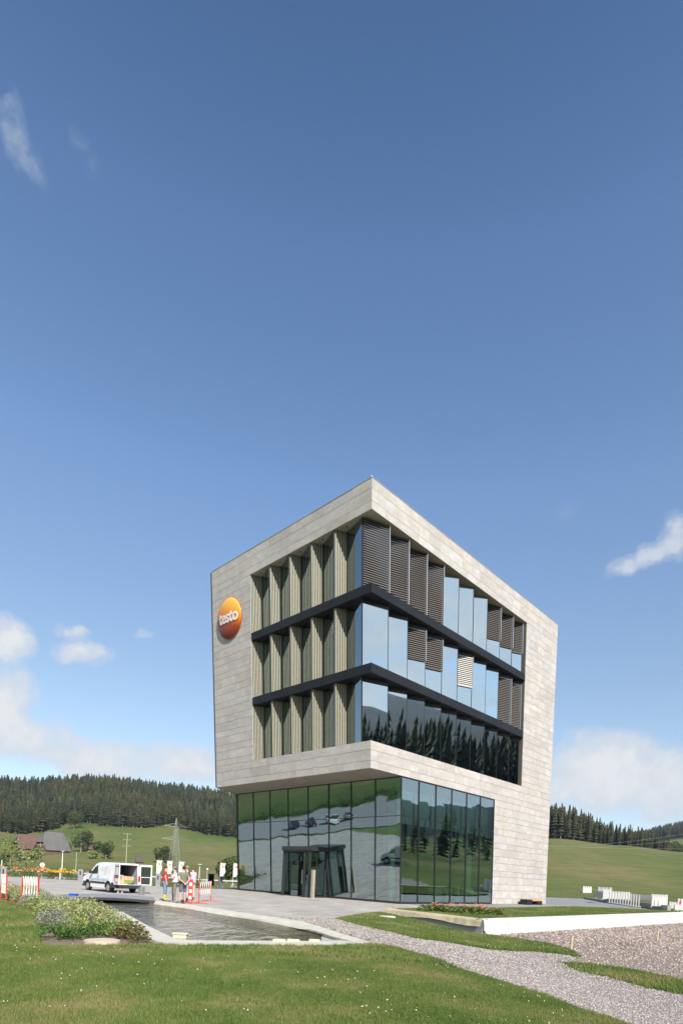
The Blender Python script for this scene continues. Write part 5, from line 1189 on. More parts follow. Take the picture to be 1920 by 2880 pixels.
    for i, (x, y, z, s_, lab) in enumerate(((-.45, .30, .52, .3, 'tan carton at the left of the van load'), (-.4, .1, .79, .24, 'tan carton on top of the van load, near its middle'), (-.45, -.28, .79, .22, 'small peach carton on the right of the van load'), (-.5, .12, .525, .07, 'flat brown box under the green crate in the van'))):
        b = MB(); b.prism([(-.16, -.19, 0), (.16, -.19, 0), (.16, .19, 0), (-.16, .19, 0)], (0, 0, s_)); b.prism([(-.165, -.03, s_), (.165, -.03, s_), (.165, .03, s_), (-.165, .03, s_)], (0, 0, .004)); b.build('carton', mat('cardboard', (.5, .36, .2), .8, (.58, .42, .28), 3.0), loc=load(x, y, z), label=lab, cat='box').rotation_euler = (0, 0, rz+random.uniform(-.3, .3))
    b = MB(); b.ell((0, 0, .25), (.38, .46, .33), 14, 8); b.ell((.1, -.25, .34), (.25, .25, .22), 10, 7); b.ell((-.05, .2, .42), (.2, .22, .2), 10, 7)
    b.build('lilac_sack', mat('lilac_cloth', (.52, .46, .68), .8, (.62, .56, .74), 6.0, bump=.6, bscale=8.0), smooth=True, loc=load(.15, .0, .52), label='big pale lilac sack behind the cartons in the van', cat='sack')
van()
# ------------------------------------------------------------------ small objects on the square
def bollard(loc, rz, h, w, lab, m):
    t = empty('bollard_light', loc, rz, label=lab, cat='bollard', group='slab bollard lights around the square'); b = MB(); d = .2
    b.box(-w/2, w/2, -d/2, d/2, 0, h*.52); b.box(-w/2, -w*.18, -d/2, d/2, h*.52, h*.84); b.box(w*.08, w/2, -d/2, d/2, h*.52, h*.84); b.box(-w/2, w/2, -d/2, d/2, h*.84, h)
    b.build('housing', m, t); b = MB(); b.box(-w*.17, w*.07, -d*.1, d*.3, h*.53, h*.83); b.box(-w*.17, w*.07, -d*.35, -d*.2, h*.78, h*.835); b.build('lamp_recess', M_frame, t); return t
M_bol = mat('bollard_grey', (.22, .225, .24), .5, (.25, .255, .27), 3.0); M_bol_shaded = mat('bollard_shaded', (.13, .14, .17), .5)  # second material: the same grey bollard with shade put into its colour
bollard(G(445, 2493), .1, 1.13, .42, 'grey slab bollard light with a dark slot between the van and the people', M_bol)
bollard(G(227, 2478), .1, 1.12, .46, 'grey slab bollard light just ahead of the van bonnet', M_bol)
bollard(G(11, 2482), .1, 1.15, .40, 'grey slab bollard light at the left edge behind the barrier', M_bol)
bollard(G(619, 2499), .9, 1.13, .36, 'grey slab bollard light, shade put into its colour, left of the glass corner', M_bol_shaded)
p = G(593, 2491); t = empty('black_bin', p, .5, label='black covered bin with a flared top on the shaded grass left of the building', cat='bin'); b = MB(); b.box(-.27, .27, -.25, .25, 0, .62); b.build('bin_body', mat('black_cover', (.008, .008, .009), .8), t)
b = MB(); b.prism([(-.25, -.22, .621), (.25, -.22, .621), (.25, .22, .621), (-.25, .22, .621)], (0, 0, .55)); b.box(-.3, .3, -.27, .27, 1.171, 1.25); b.build('bin_lid', mat('black_cover', (.008, .008, .009), .8), t)
p = G(398, 2517); t = empty('metal_drum', p, 0, label='shiny galvanised metal cylinder standing behind the open van', cat='metal drum'); b = MB(); b.cyl((0, 0, 0), .17, .44, 20, cap=True); b.cyl((0, 0, .44), .178, .02, 20); b.build('drum', mat('galvanised', (.5, .52, .54), .28, (.4, .42, .44), 4.0, metallic=.85), t, smooth=False)
b = MB(); b.cyl((0, 0, .461), .13, .02, 16); b.build('drum_lid', M_guide, t)
for dx, lab in ((-.12, 'left one of two small rusty weights on the paving below the van'), (.12, 'right one of two small rusty weights on the paving below the van')):
    p = G(338, 2513)+Vector((dx, 0, 0)); b = MB(); b.cyl((0, 0, 0), .1, .1, 12, .05); b.cyl((0, 0, .1), .05, .06, 12, .06); b.build('weight', mat('weight_metal', (.25, .22, .2), .6), loc=p, label=lab, cat='weight', group='two small weights by the van')
p = G(207, 2525); b = MB(); b.box(-.17, .17, -.12, .12, 0, .17); b.box(-.19, .19, -.14, .14, .17, .2); b.box(-.08, .08, -.15, -.141, .05, .13); b.build('crate', mat('blue_plastic', (.03, .11, .5), .4), loc=(p.x, p.y, .0), label='small blue plastic crate behind the planting, left of the bridge', cat='crate')
p = Vector((-2.02, 41.74, 0)); t = empty('intercom_pillar', p, HEAD, label='tall slim sandstone pillar with call panel in front of the entrance door', cat='pillar'); b = MB(); b.box(-.1, .1, -.11, .11, 0, 2.03); b.build('shaft', mat('sandstone', (.30, .27, .21), .8, (.36, .32, .26), 3.0), t); b = MB(); b.box(-.112, -.1, -.05, .05, 1.05, 1.2); b.build('call_panel', M_guide, t)
# scissor barriers
M_rd = mat('signal_red', (.55, .035, .02), .45); M_bw = mat('barrier_white', (.72, .70, .66), .5); M_bo = mat('barrier_fade', (.66, .30, .2), .5)
def barrier(A, Bp, h, lab, n=6, z0=0.0, feet=True):
    A, Bp = Vector(A[:2]), Vector(Bp[:2]); d = Bp-A; L = d.length; u = d.normalized(); pn = Vector((-u.y, u.x)); t = empty('scissor_barrier', (A.x, A.y, z0), math.atan2(u.y, u.x), label=lab, cat='barrier', group='red and white folding barriers')
    for x in (0, L):
        b = MB(); b.box(x-.02, x+.02, -.02, .02, 0, h); b.build('post', M_rd, t)
        if feet: b = MB(); b.box(x-.02, x+.02, -.42, .42, 0.0, .035); b.build('foot', M_rd, t)
    z1, z2 = h*.30, h*.98; s = L/n
    for i in range(n):
        for (za, zb, q, y) in ((z1, z2, 0, .012), (z2, z1, 0, -.012)):
            b = MB(); x0, x1 = i*s+.03, (i+1)*s-.01; mid = ((x0+x1)/2, y, (za+zb)/2)
            b.tube([(x0, y, za), mid], .015, 4); b.m = 0; b.build('slat', M_bw, t)
            b = MB(); b.tube([mid, (x1, y, zb)], .015, 4); b.build('slat', M_bw if (i % 2) else M_bw, t)
            b = MB(); b.tube([(mid[0]-s*.05, y*1.2, mid[2]+(.03 if za > zb else -.03)), (mid[0]+s*.05, y*1.2, mid[2]+(-.03 if za > zb else .03))], .017, 4); b.build('red_band', M_bo, t)
    return t
barrier(G(559, 2541), G(592, 2535), 1.08, 'folding barrier with white lattice between two red posts right of the people')
gp = lambda px, pyt, h: Vector((*G(px, pyt, h)[:2], 0))
barrier(gp(65, 2461, 1.1), gp(110, 2467, 1.05), 1.08, 'folding barrier with white lattice standing among the plants left of the van', 6)
barrier(G(3, 2533), G(17, 2538), 1.1, 'folding barrier seen almost end on at the left edge of the view', 4)
# striped post
p = G(534, 2541); t = empty('striped_post', p, .35, label='red and white striped barrier post on a red foot in front of the standing people', cat='barrier post')
for i in range(6): b = MB(); b.box(-.06, .06, -.012, .012, .2+i*.16, .36+i*.16-.002); b.build('stripe', M_bw if i % 2 == 0 else M_rd, t)
for x in (-.09, .09):
    b = MB(); b.box(x-.02, x+.02, -.02, .02, 0, 1.16); b.build('post', M_rd, t)
b = MB(); b.box(-.42, .42, -.03, .03, 0, .04); b.box(-.03, .03, -.42, -.031, 0, .035); b.box(-.03, .03, .031, .42, 0, .035); b.build('foot', M_rd, t)
# shoes
M_shoe = mat('sandal_tan', (.36, .17, .1), .6); M_shoeb = mat('shoe_dark', (.04, .04, .05), .6)
def shoe(loc, rz, m, lab, grp=None):
    t = empty('sandal', loc, rz, label=lab, cat='sandal', group=grp); b = MB(); b.prism([(-.13, -.03, 0), (-.05, -.045, 0), (.06, -.035, 0), (.13, -.045, 0), (.14, .02, 0), (.06, .04, 0), (-.1, .045, 0)], (0, 0, .025)); b.build('sole', mat('sole_beige', (.5, .36, .25), .7), t)
    b = MB(); b.tube([(-.02, -.045, .02), (-.03, 0, .08), (-.02, .045, .02)], .012, 5); b.tube([(.07, -.045, .02), (.07, 0, .07), (.07, .045, .02)], .014, 5); b.build('strap', m, t)
shoe(G(1040, 2574), .2, M_shoe, 'tan sandal on the paving, leftmost of the pair left of the beige kerb', None)
shoe(G(1050, 2574), .5, M_shoe, 'tan sandal on the paving, right one of the pair left of the beige kerb', None)
shoe(G(1077, 2576), 1.0, mat('sandal_red', (.22, .06, .04), .6), 'dark red sandal lying against the end of the beige kerb', None)
q = G(1102, 2554, .21); shoe(q, .2, M_shoeb, 'black shoe lying on top of the beige wrapped kerb', None)
b = MB(); b.box(-.35, .35, -.12, .12, 0, .06); b.box(-.3, .3, -.1, .1, .06, .075); b.build('flat_stone', M_conc, loc=G(1088, 2580)+Vector((0, 0, -.01)), label='flat pale stone at the foot of the beige kerb end', cat='stone')
# bench by the right facade
def bench():
    p = O+Matrix.Rotation(HEAD, 3, 'Z') @ Vector((0, 0, 0)); c = O+Matrix.Rotation(HEAD, 3, 'Z') @ Vector((9.6, -.55, 0))
    t = empty('bench', c, HEAD, label='low bench of dark steel blocks with an orange wood slatted seat at the stone wall', cat='bench')
    b = MB(); b.box(-1.0, .0, -.35, .3, 0, .46); b.build('end_block', M_metal, t); b = MB(); b.box(1.0, 1.9, -.35, .3, 0, .30); b.build('end_block', M_metal, t)
    b = MB(); b.box(.002, 1.9, -.33, .28, .30, .34); b.build('seat_frame', M_metal, t); M_o = mat('orange_wood', (.62, .30, .1), .5, (.7, .36, .13), 5.0)
    for i in range(9): b = MB(); b.box(.03+i*.208, .03+i*.208+.17, -.35, .3, .342, .46); b.build('slat', M_o, t)
bench()
# wooden stakes in the gravel
for px, pyb, pyt, lab in ((1605, 2671, 2634, 'wooden stake in the gravel, the taller one near the tip of the grass strip'), (1847, 2645, 2620, 'small wooden stake in the rubble near the right edge')):
    g = G(px, pyb, zf); h = (pyb-pyt)/F*g.y; b = MB(); b.prism([(-.03, -.02, 0), (.03, -.02, 0), (.03, .02, 0), (-.03, .02, 0)], (.02, .0, h)); b.prism([(-.01, -.02, h), (.05, -.02, h), (.05, .02, h), (-.01, .02, h)], (0, 0, .02)); b.build('wooden_stake', M_wood, loc=g, label=lab, cat='stake')
# flags
M_flag = mat('flag_white', (.78, .78, .76), .8, trans=.15)
def flag(px, pyt, pyb, D, lab, tripod=False):
    g = P(px, pyb, D); g.z = 0 if D < 60 else float(terrz(np.array([g.x]), np.array([g.y]))[0]); h = P(px, pyt, D).z-g.z
    t = empty('flag', g, 0, label=lab, cat='flag', group='white emblem flags beyond the square'); b = MB(); b.tube([(0, 0, 0), (.02, 0, h)], .035, 6); b.tube([(.02, 0, h-.02), (1.15, 0, h-.02)], .03, 5); b.build('pole', M_white, t)
    b = MB(); n = 8; hh = h*.56
    for i in range(n):
        z0, z1 = h-hh*i/n, h-hh*(i+1)/n; w0, w1 = 1.15-.2*math.sin(i*.9)-.06*i, 1.15-.2*math.sin((i+1)*.9)-.06*(i+1); y0, y1 = .06*math.sin(i*1.1), .06*math.sin((i+1)*1.1)
        b.prism([(.05, y0, z0), (max(.3, w0), y0+.05, z0), (max(.3, w1), y1+.05, z1), (.05, y1, z1)], (0, .012, 0))
    b.build('cloth', M_flag, t); b = MB(); c = (.55, -.05, h-hh*.26); b.cyl((c[0], c[1]-.03, c[2]), .2, -.02, 12, axis='Y'); fix_normals(b.build('emblem', mat('flag_orange', (.7, .25, .05), .7), t))
    if tripod:
        b = MB()
        for a in (0.3, 2.4, 4.5): b.tube([(0, 0, .7), (math.cos(a)*.75, math.sin(a)*.75, 0)], .025, 5)
        b.build('leg_stand', M_white, t)
flag(440, 2419, 2457, 112, 'white emblem flag, leftmost in the row, above the grey bollard light'); flag(469, 2421, 2464, 112, 'white emblem flag left of the red shirted man, second in the row'); flag(502, 2423, 2466, 112, 'white emblem flag showing between the standing heads, third in the row')
flag(618, 2427, 2470, 112, 'white emblem flag on a splayed stand above the black bin', True); flag(655, 2428, 2471, 112, 'white emblem flag nearest the glass corner of the building', True)
# street lamps, poles, signs
def pole(name, px, pyt, pyb, D, r, lab, cat, m, extra=None, group=None):
    g = P(px, pyb, D); tz = float(terrz(np.array([g.x]), np.array([g.y]))[0]) if D > 60 else 0; zt = P(px, pyt, D).z; g.z = tz; h = zt-tz
    t = empty(name, g, 0, label=lab, cat=cat, group=group); b = MB(); b.tube([(0, 0, 0), (0, 0, h*.5), (0, 0, h)], [r*1.15, r, r*.8], 7); b.build('pole', m, t)
    if extra: extra(t, h)
    return t
M_galv = mat('galvanised_pole', (.45, .47, .48), .5)
def head(t, h): b = MB(); b.cyl((0, 0, h), .2, .16, 12, .45); b.cyl((0, 0, h+.16), .45, .1, 12, .2); b.build('lamp_head', M_white, t)
def ball(t, h): b = MB(); b.ell((0, 0, h), (.2, .2, .2), 12, 8); b.build('lamp_globe', M_white, t, smooth=True)
pole('street_lamp', 176, 2396, 2422, 150, .11, 'white street lamp with a flat head in front of the grey barn', 'street lamp', M_white, head)
pole('street_lamp', 215, 2396, 2422, 190, .08, 'thin grey lamp pole right of the barn', 'street lamp', M_galv)
pole('street_lamp', 561, 2434, 2455, 108, .07, 'short white street lamp on the green slope behind the square', 'street lamp', M_white, head)
pole('street_lamp', 582.5, 2445, 2460, 105, .05, 'small globe lamp on the green slope above the black bin', 'street lamp', M_galv, ball)
pole('post', 422, 2440, 2462, 66, .05, 'thin grey post right of the open van doors', 'post', M_galv)
pole('post', 5, 2418, 2445, 66, .09, 'grey post rising above the bollard light at the left edge', 'post', M_galv)
def sgn(t, h):
    for z, c1, r0, nm in ((h-.3, M_white, .3, 'sign_disc'), (h-.95, mat('sign_magenta', (.55, .05, .2), .5), .32, 'sign_disc')):
        b = MB(); b.cyl((0, -.04, z), r0, .03, 20, axis='Y'); b.build(nm, c1, t)
    b = MB(); b.cyl((0, -.075, h-.3), .22, .03, 20, axis='Y'); b.build('sign_face', mat('sign_cream', (.6, .5, .42), .5), t)
    b = MB(); b.bar((-.16, -.09, h-.79), (.16, -.09, h-1.11), .05); b.bar((-.16, -.09, h-1.11), (.16, -.09, h-.79), .05); b.build('sign_cross', M_rd, t)
pole('road_sign', 119, 2426, 2455, 72, .04, 'round traffic sign above a pink no stopping sign behind the flower border', 'road sign', M_galv, sgn)
pole('marker_post', 170, 2441, 2453, 78, .07, 'short white roadside marker post on the green bank', 'post', M_white)
# wooden and lattice power poles
def xarms(zs_, w, th):
    def f(t, h):
        for q in zs_: b = MB(); b.bar((-w, 0, h*q), (w, 0, h*q), th); b.build('cross_arm', M_pole, t)
        for q in zs_:
            b = MB()
            for x in (-w*.95, -w*.5, w*.5, w*.95): b.cyl((x, 0, h*q), .12, .5, 6)
            b.build('insulators', M_trunk, t, kind='stuff')
    return f
M_pole = mat('pole_khaki', (.30, .30, .19), .8)
pole('power_pole', 355, 2342, 2423, 230, .22, 'tall pale timber power pole with three cross arms behind the van', 'power pole', M_pole, xarms((.96, .82, .66), 1.7, .16))
pole('power_pole', 113, 2371, 2411, 330, .22, 'pale timber power pole with three cross arms between the farm roofs', 'power pole', M_pole, xarms((.9, .66, .38), 2.3, .25))
def pylon():
    D = 250.0; g = P(490, 2437, D); g.z = float(terrz(np.array([g.x]), np.array([g.y]))[0]); zt = P(497, 2300, D).z; h = zt-g.z; M_py = mat('pylon_steel', (.26, .285, .235), .7)
    t = empty('lattice_pylon', g, R_(38), label='tall pale green lattice pylon with two pairs of arms behind the people', cat='pylon')
    W0, W1 = 2.1, .55; ht = h*.80; wz = lambda z: W0+(W1-W0)*min(1, z/ht); C4 = ((1, 1), (-1, 1), (-1, -1), (1, -1))
    for sx, sy in C4: b = MB(); b.tube([(sx*W0, sy*W0, 0), (sx*W1, sy*W1, ht), (0, 0, h)], .10, 4); b.build('leg', M_py, t)
    b = MB(); z = 0
    while z < ht-.5:
        st = wz(z)*1.15; z2 = min(z+st, ht); w0, w1 = wz(z), wz(z2)
        for k in range(4):
            a, c = C4[k], C4[(k+1) % 4]; b.tube([(a[0]*w0, a[1]*w0, z), (c[0]*w1, c[1]*w1, z2)], .055, 3); b.tube([(c[0]*w0, c[1]*w0, z), (a[0]*w1, a[1]*w1, z2)], .055, 3)
        z = z2
    b.build('bracing', M_py, t, kind='stuff')
    for q, L in ((.84, 5.4), (.60, 6.2)):
        for s in (1, -1):
            b = MB(); z = h*q; w = wz(z)
            for y in (-w, w): b.tube([(s*w, y, z-.1), (s*L, 0, z)], .085, 3); b.tube([(s*w, y, z+1.2), (s*L, 0, z)], .07, 3)
            for k in (.3, .55, .8): x = s*(w+(L-w)*k); b.tube([(x, -w*(1-k), z), (x, w*(1-k), z), (x, 0, z+1.2*(1-k))], .05, 3)
            b.build('arm', M_py, t)
pylon()
def wire(a, b_, sag, lab, r=.035, n=16):
    a, b_ = Vector(a), Vector(b_); m = MB(); m.tube([(a.lerp(b_, k/n)-Vector((0, 0, sag*4*(k/n)*(1-k/n))))-a for k in range(n+1)], r, 4); m.build('power_line', mat('wire_grey', (.4, .42, .43), .5), loc=a, label=lab, cat='power line', group='power lines over the right meadow')
wire(P(1500, 2382, 300), P(2000, 2332, 260), 2.0, 'thin grey power line crossing the right wood, uppermost'); wire(P(1500, 2385, 300), P(2000, 2349, 260), 2.0, 'thin grey power line crossing the right wood, second from top')
wire(P(1500, 2374, 300), P(2000, 2386, 260), 1.0, 'thin grey power line crossing the foot of the right wood'); wire(P(1850, 2406, 300), P(2000, 2394, 260), .5, 'thin grey power line at the right edge above the meadow crest')
# farm buildings
def farm(px0, px1, pyb, D, hw_, hr, depth, roofm, wallm, lab, turn, hip=.25, eave=1.0, windows=True):
    L = (px1-px0)/F*D*(.78 if turn > .7 else 1); c = P((px0+px1)/2, pyb, D); c.z = P((px0+px1)/2, pyb, D).z
    t = empty('farmhouse', c, turn, label=lab, cat='house', group='Black Forest farm buildings at the foot of the meadow')
    b = MB(); b.box(-L/2, L/2, 0, depth, -2, hw_); b.build('wall', wallm, t)
    e = eave; r = MB(); x0, x1, y0, y1 = -L/2-e, L/2+e, -e, depth+e; hx = L*hip; ym = (y0+y1)/2
    ze = hw_-.3; zt = hr; zh = ze+(zt-ze)*.42
    A = [(x0, y0, ze), (x1, y0, ze), (x1, y1, ze), (x0, y1, ze)]; R0, R1 = (x0+hx, ym, zt), (x1-hx*.6, ym, zt)
    hL = [(x0+.0, y0+(ym-y0)*.45, zh), (x0, y1-(y1-ym)*.45, zh)]; hR_ = [(x1, y0+(ym-y0)*.45, zh), (x1, y1-(y1-ym)*.45, zh)]
    v = {k: r.vert(p) for k, p in dict(a=A[0], b=A[1], c=A[2], d=A[3], l0=hL[0], l1=hL[1], r0=hR_[0], r1=hR_[1], p=R0, q=R1).items()}
    r.face((v['a'], v['b'], v['r0'], v['q'], v['p'], v['l0'])); r.face((v['c'], v['d'], v['l1'], v['p'], v['q'], v['r1'])); r.face((v['l0'], v['p'], v['l1'])); r.face((v['r0'], v['r1'], v['q']))
    ro = r.build('roof', roofm, t); md = ro.modifiers.new('thickness', 'SOLIDIFY'); md.thickness = .3
    g = MB(); g.prism([(x0+e, y0+e, ze), (x0+e, y1-e, ze), (x0+e, y1-(y1-ym)*.5, zh), (x0+e, y0+(ym-y0)*.5, zh)], (.2, 0, 0)); g.build('gable', wallm, t)
    if windows:
        n = int(L/2.6)
        for i in range(n):
            x = -L/2+1.3+i*2.6; w = MB(); w.box(x-.45, x+.45, -.06, -.01, .9, 2.1); w.build('window', mat('far_window', (.55, .55, .52), .4), t)
        w = MB(); w.box(-L/2+.3, L/2-.3, -.9, -.1, hw_*.52, hw_*.52+.7); w.build('balcony', mat('geranium_balcony', (.35, .13, .10), .8, (.25, .12, .09), .7), t)
        w = MB(); w.box(-L/2, L/2, -.05, -.005, -1, .75); w.build('base', M_white, t)
    return t
M_rr = mat('red_brown_roof', (.10, .055, .042), .85, (.13, .075, .058), .3, bump=.4, bscale=2.0); M_rg = mat('grey_shingle_roof', (.10, .094, .092), .8, (.135, .128, .122), .25, bump=.4, bscale=2.0)
M_tim = mat('brown_timber', (.11, .065, .045), .85, (.16, .1, .07), .5)
farm(48, 128, 2411, 400, 6.0, 15.5, 14, M_rr, M_tim, 'long Black Forest farmhouse with a red brown roof and flower balcony', .8, .12)
farm(121, 205, 2414, 375, 5.2, 17.0, 14, M_rg, M_tim, 'large farm barn with a broad grey shingle roof and brown gable', .95, .2, windows=False)
farm(250, 267, 2399, 390, 2.6, 7.4, 6, M_rr, mat('red_timber', (.2, .08, .06), .85), 'small reddish hut between the round trees', .5, .05, .6, windows=False)
farm(384, 401, 2430, 180, .9, 2.5, 2.4, mat('dark_roof', (.07, .06, .055), .8), M_tim, 'tiny dark roofed shed right behind the open van doors', .4, .02, .3, windows=False)
# road, guard rails on the left
def ribbon(name, pts, w, m, dz=.05, **k):
    b = MB(); pts = [Vector(p) for p in pts]; rows_ = []
    for i, p in enumerate(pts):
        d = (pts[min(i+1, len(pts)-1)]-pts[max(i-1, 0)]).normalized(); n = Vector((-d.y, d.x))*w/2; r_ = []
        for q in (p+n, p-n): z = float(terrz(np.array([q.x]), np.array([q.y]))[0]); r_.append(b.vert((q.x, q.y, z+dz)))
        rows_.append(r_)
    for i in range(len(rows_)-1): b.face((rows_[i][0], rows_[i][1], rows_[i+1][1], rows_[i+1][0]))
    return fix_normals(b.build(name, m, **k))
road = [tuple(v) for v in [Vector((-85, 84)), Vector((-70, 92)), Vector((-60, 105)), Vector((-58, 122)), Vector((-66, 140)), Vector((-85, 152)), Vector((-120, 160))]]
ribbon('road', road, 6.5, mat('road_grey', (.26, .24, .22), .8), .06, kind='structure')
ribbon('road', [(-140, 168), (-95, 172), (-60, 176), (-20, 178), (20, 176)], 7, M_asph, .08, kind='structure')
def rail(pts, lab, h=.75):
    pts = [Vector(p) for p in pts]; b0 = pts[0]; z0 = float(terrz(np.array([b0.x]), np.array([b0.y]))[0]); t = empty('guard_rail', (b0.x, b0.y, z0), 0, label=lab, cat='guard rail'); L = []
    for i in range(len(pts)-1):
        n = max(1, int((pts[i+1]-pts[i]).length/4)); L += [pts[i].lerp(pts[i+1], k/n) for k in range(n)]
    L.append(pts[-1]); Z_ = [float(terrz(np.array([p.x]), np.array([p.y]))[0])-z0 for p in L]; b = MB(); c = b
    for i in range(len(L)-1):
        p, q = L[i]-b0, L[i+1]-b0; b.prism([(p.x, p.y, Z_[i]+h-.34), (q.x, q.y, Z_[i+1]+h-.34), (q.x, q.y, Z_[i+1]+h), (p.x, p.y, Z_[i]+h)], (.05, -.05, 0))
    b.build('beam', M_galv, t)
    for i, p in enumerate(L): q = p-b0; b = MB(); b.box(q.x-.06, q.x+.06, q.y+.01, q.y+.13, Z_[i]-.2, Z_[i]+h-.05); b.build('post', M_galv, t)
rail([(-140, 163), (-95, 166.5), (-60, 170), (-44, 172)], 'long galvanised guard rail in front of the farm'); rail([(-47, 96), (-53, 104), (-53.5, 120), (-60, 134), (-62, 146)], 'curved galvanised guard rail inside the road bend')
rail([(-44, 160), (-20, 165), (8, 168)], 'galvanised guard rail on the green slope behind the people')
# thin field fence and white barrier elements on the right
t0 = G(1536, 2519); M_fw = mat('fence_wire', (.10, .10, .09), .8)
t = empty('field_fence', (32, 92, -.3), 0, label='thin post and rail fence along the far edge of the drive right of the building', cat='fence')
L = [Vector((32, 93, 0)), Vector((41, 95, 0)), Vector((50, 97, 0)), Vector((58, 92, 0))]
for i in range(3):
    a, c = L[i]-L[0], L[i+1]-L[0]
    for z in (.45, .85, 1.25): b = MB(); b.tube([a+Vector((0, 0, z)), c+Vector((0, 0, z))], .018, 4); b.build('rail', M_fw, t)
    for k in range(3): q = a.lerp(c, k/3); b = MB(); b.box(q.x-.05, q.x+.05, q.y-.05, q.y+.05, -.5, 1.4); b.build('post', M_fw, t)
M_wp = mat('white_plastic', (.56, .55, .535), .5, (.50, .49, .475), 3.0)
def white_side():
    # low grey parapet with a line of white barrier boards standing on it
    A = [G(1640, 2528), G(1693, 2538), G(1821, 2556), G(1875, 2565)]
    t = empty('parapet', A[0], 0, label='low grey concrete parapet along the right side of the drive', cat='parapet')
    for i in range(3):
        p, q = A[i]-A[0], A[i+1]-A[0]; b = MB(); h0 = .55 if i else .3
        b.prism([(p.x, p.y, 0), (q.x, q.y, 0), (q.x, q.y, h0), (p.x, p.y, h0)], (.35, .1, 0)); b.build('segment', mat('parapet_grey', (.26, .25, .24), .8), t)
    def board(p, ang, w, h, lab, n, z=0.0, picket=True):
        t = empty('barrier_board', (p.x, p.y, z), ang, label=lab, cat='barrier', group='white plastic barriers along the parapet')
        b = MB(); b.box(0, w, 0, .05, .12 if picket else 0, h*.82); b.build('board', M_wp, t)
        s = w/n
        for i in range(n): b = MB(); b.box(i*s+s*.12, i*s+s*.88, -.012, -.001, h*.3, h); b.build('picket', M_wp, t)
        for x in (.02, w-.12): b = MB(); b.box(x, x+.1, .055, .12, -.0, h*1.02); b.build('post', M_wp, t)
        return t
    def along(px0, py0, px1, py1, h, lab, n, z=.55):
        p, q = G(px0, py0, z), G(px1, py1, z); d = q-p; board(p, math.atan2(d.y, d.x), d.length, h, lab, n, z)
    along(1672, 2526, 1694, 2529, .95, 'white picket barrier on the parapet, the slanting one left of the first board', 4)
    p = G(1692, 2531, .35); board(p, -.2, 1.0, 1.35, 'tall white barrier board, first one on the parapet', 5, .35)
    for k in range(12):   # supports of the fence along the wall
        a = k/11; px = 1712+a*83; py = 2531+a*11; g = G(px, py, .55); w = .35
        t = empty('barrier_post', (g.x, g.y, .55), -.9, label='slim white barrier upright in the row standing on the parapet', cat='post', group='white uprights on the parapet'); b = MB(); b.box(-.04, .04, -.04, .04, -.25, 1.0-.2*a); b.build('shaft', M_wp, t)
        b = MB(); b.box(-.14, .14, -.1, .1, -.3, -.22); b.build('clamp', M_galv, t)
    along(1712, 2530, 1770, 2533, 1.0, 'long white picket barrier behind the row of uprights', 14, .5); along(1770, 2533, 1832, 2537, .8, 'long white picket barrier running on to the tall board', 12, .5)
    g = G(1794, 2541, .4); t = empty('barrier_post', (g.x, g.y, .4), 0, label='single white upright left of the tall wide board', cat='post'); b = MB(); b.box(-.05, .05, -.05, .05, 0, .85); b.build('shaft', M_wp, t)
    p = G(1831, 2552, .3); q = G(1875, 2553, .3); d = q-p; tt = board(p, math.atan2(d.y, d.x), d.length, 1.15, 'widest white barrier board with notched top, near the right end of the wall', 9, .3)
    for x in (.35, .95): b = MB(); b.prism([(x, -.03, .12), (x+.22, -.03, .12), (x+.22, -.03, .62), (x-.03, -.03, .62)], (0, -.05, 0)); b.build('base_plate', M_wp, tt)
    p = G(1637, 2521, .2); board(p, .3, 2.0, 2.0, 'white barrier board pair at the far end of the parapet', 4, .1); board(p+Vector((1.9, -2, 0)), -.6, 2.4, 2.0, 'white barrier board leaning at the far end of the parapet, right one', 4, .1)
    for i, (px, py, w, h) in enumerate(((1880, 2555, 1.0, .75), (1896, 2560, .8, .6))):
        p = G(px, py, .15); board(p, -.3+.5*i, w, h, ('white picket panel right of the widest board', 'small tipped white picket panel near the right edge')[i], 5, .05)
    p = G(1903, 2556, .2); tt = board(p, -.25, 1.3, 1.15, 'white barrier board with a red reflector at the right edge', 5, .0); b = MB(); b.box(.15, .28, -.03, -.013, .6, .95); b.build('reflector', M_rd, tt)
white_side()
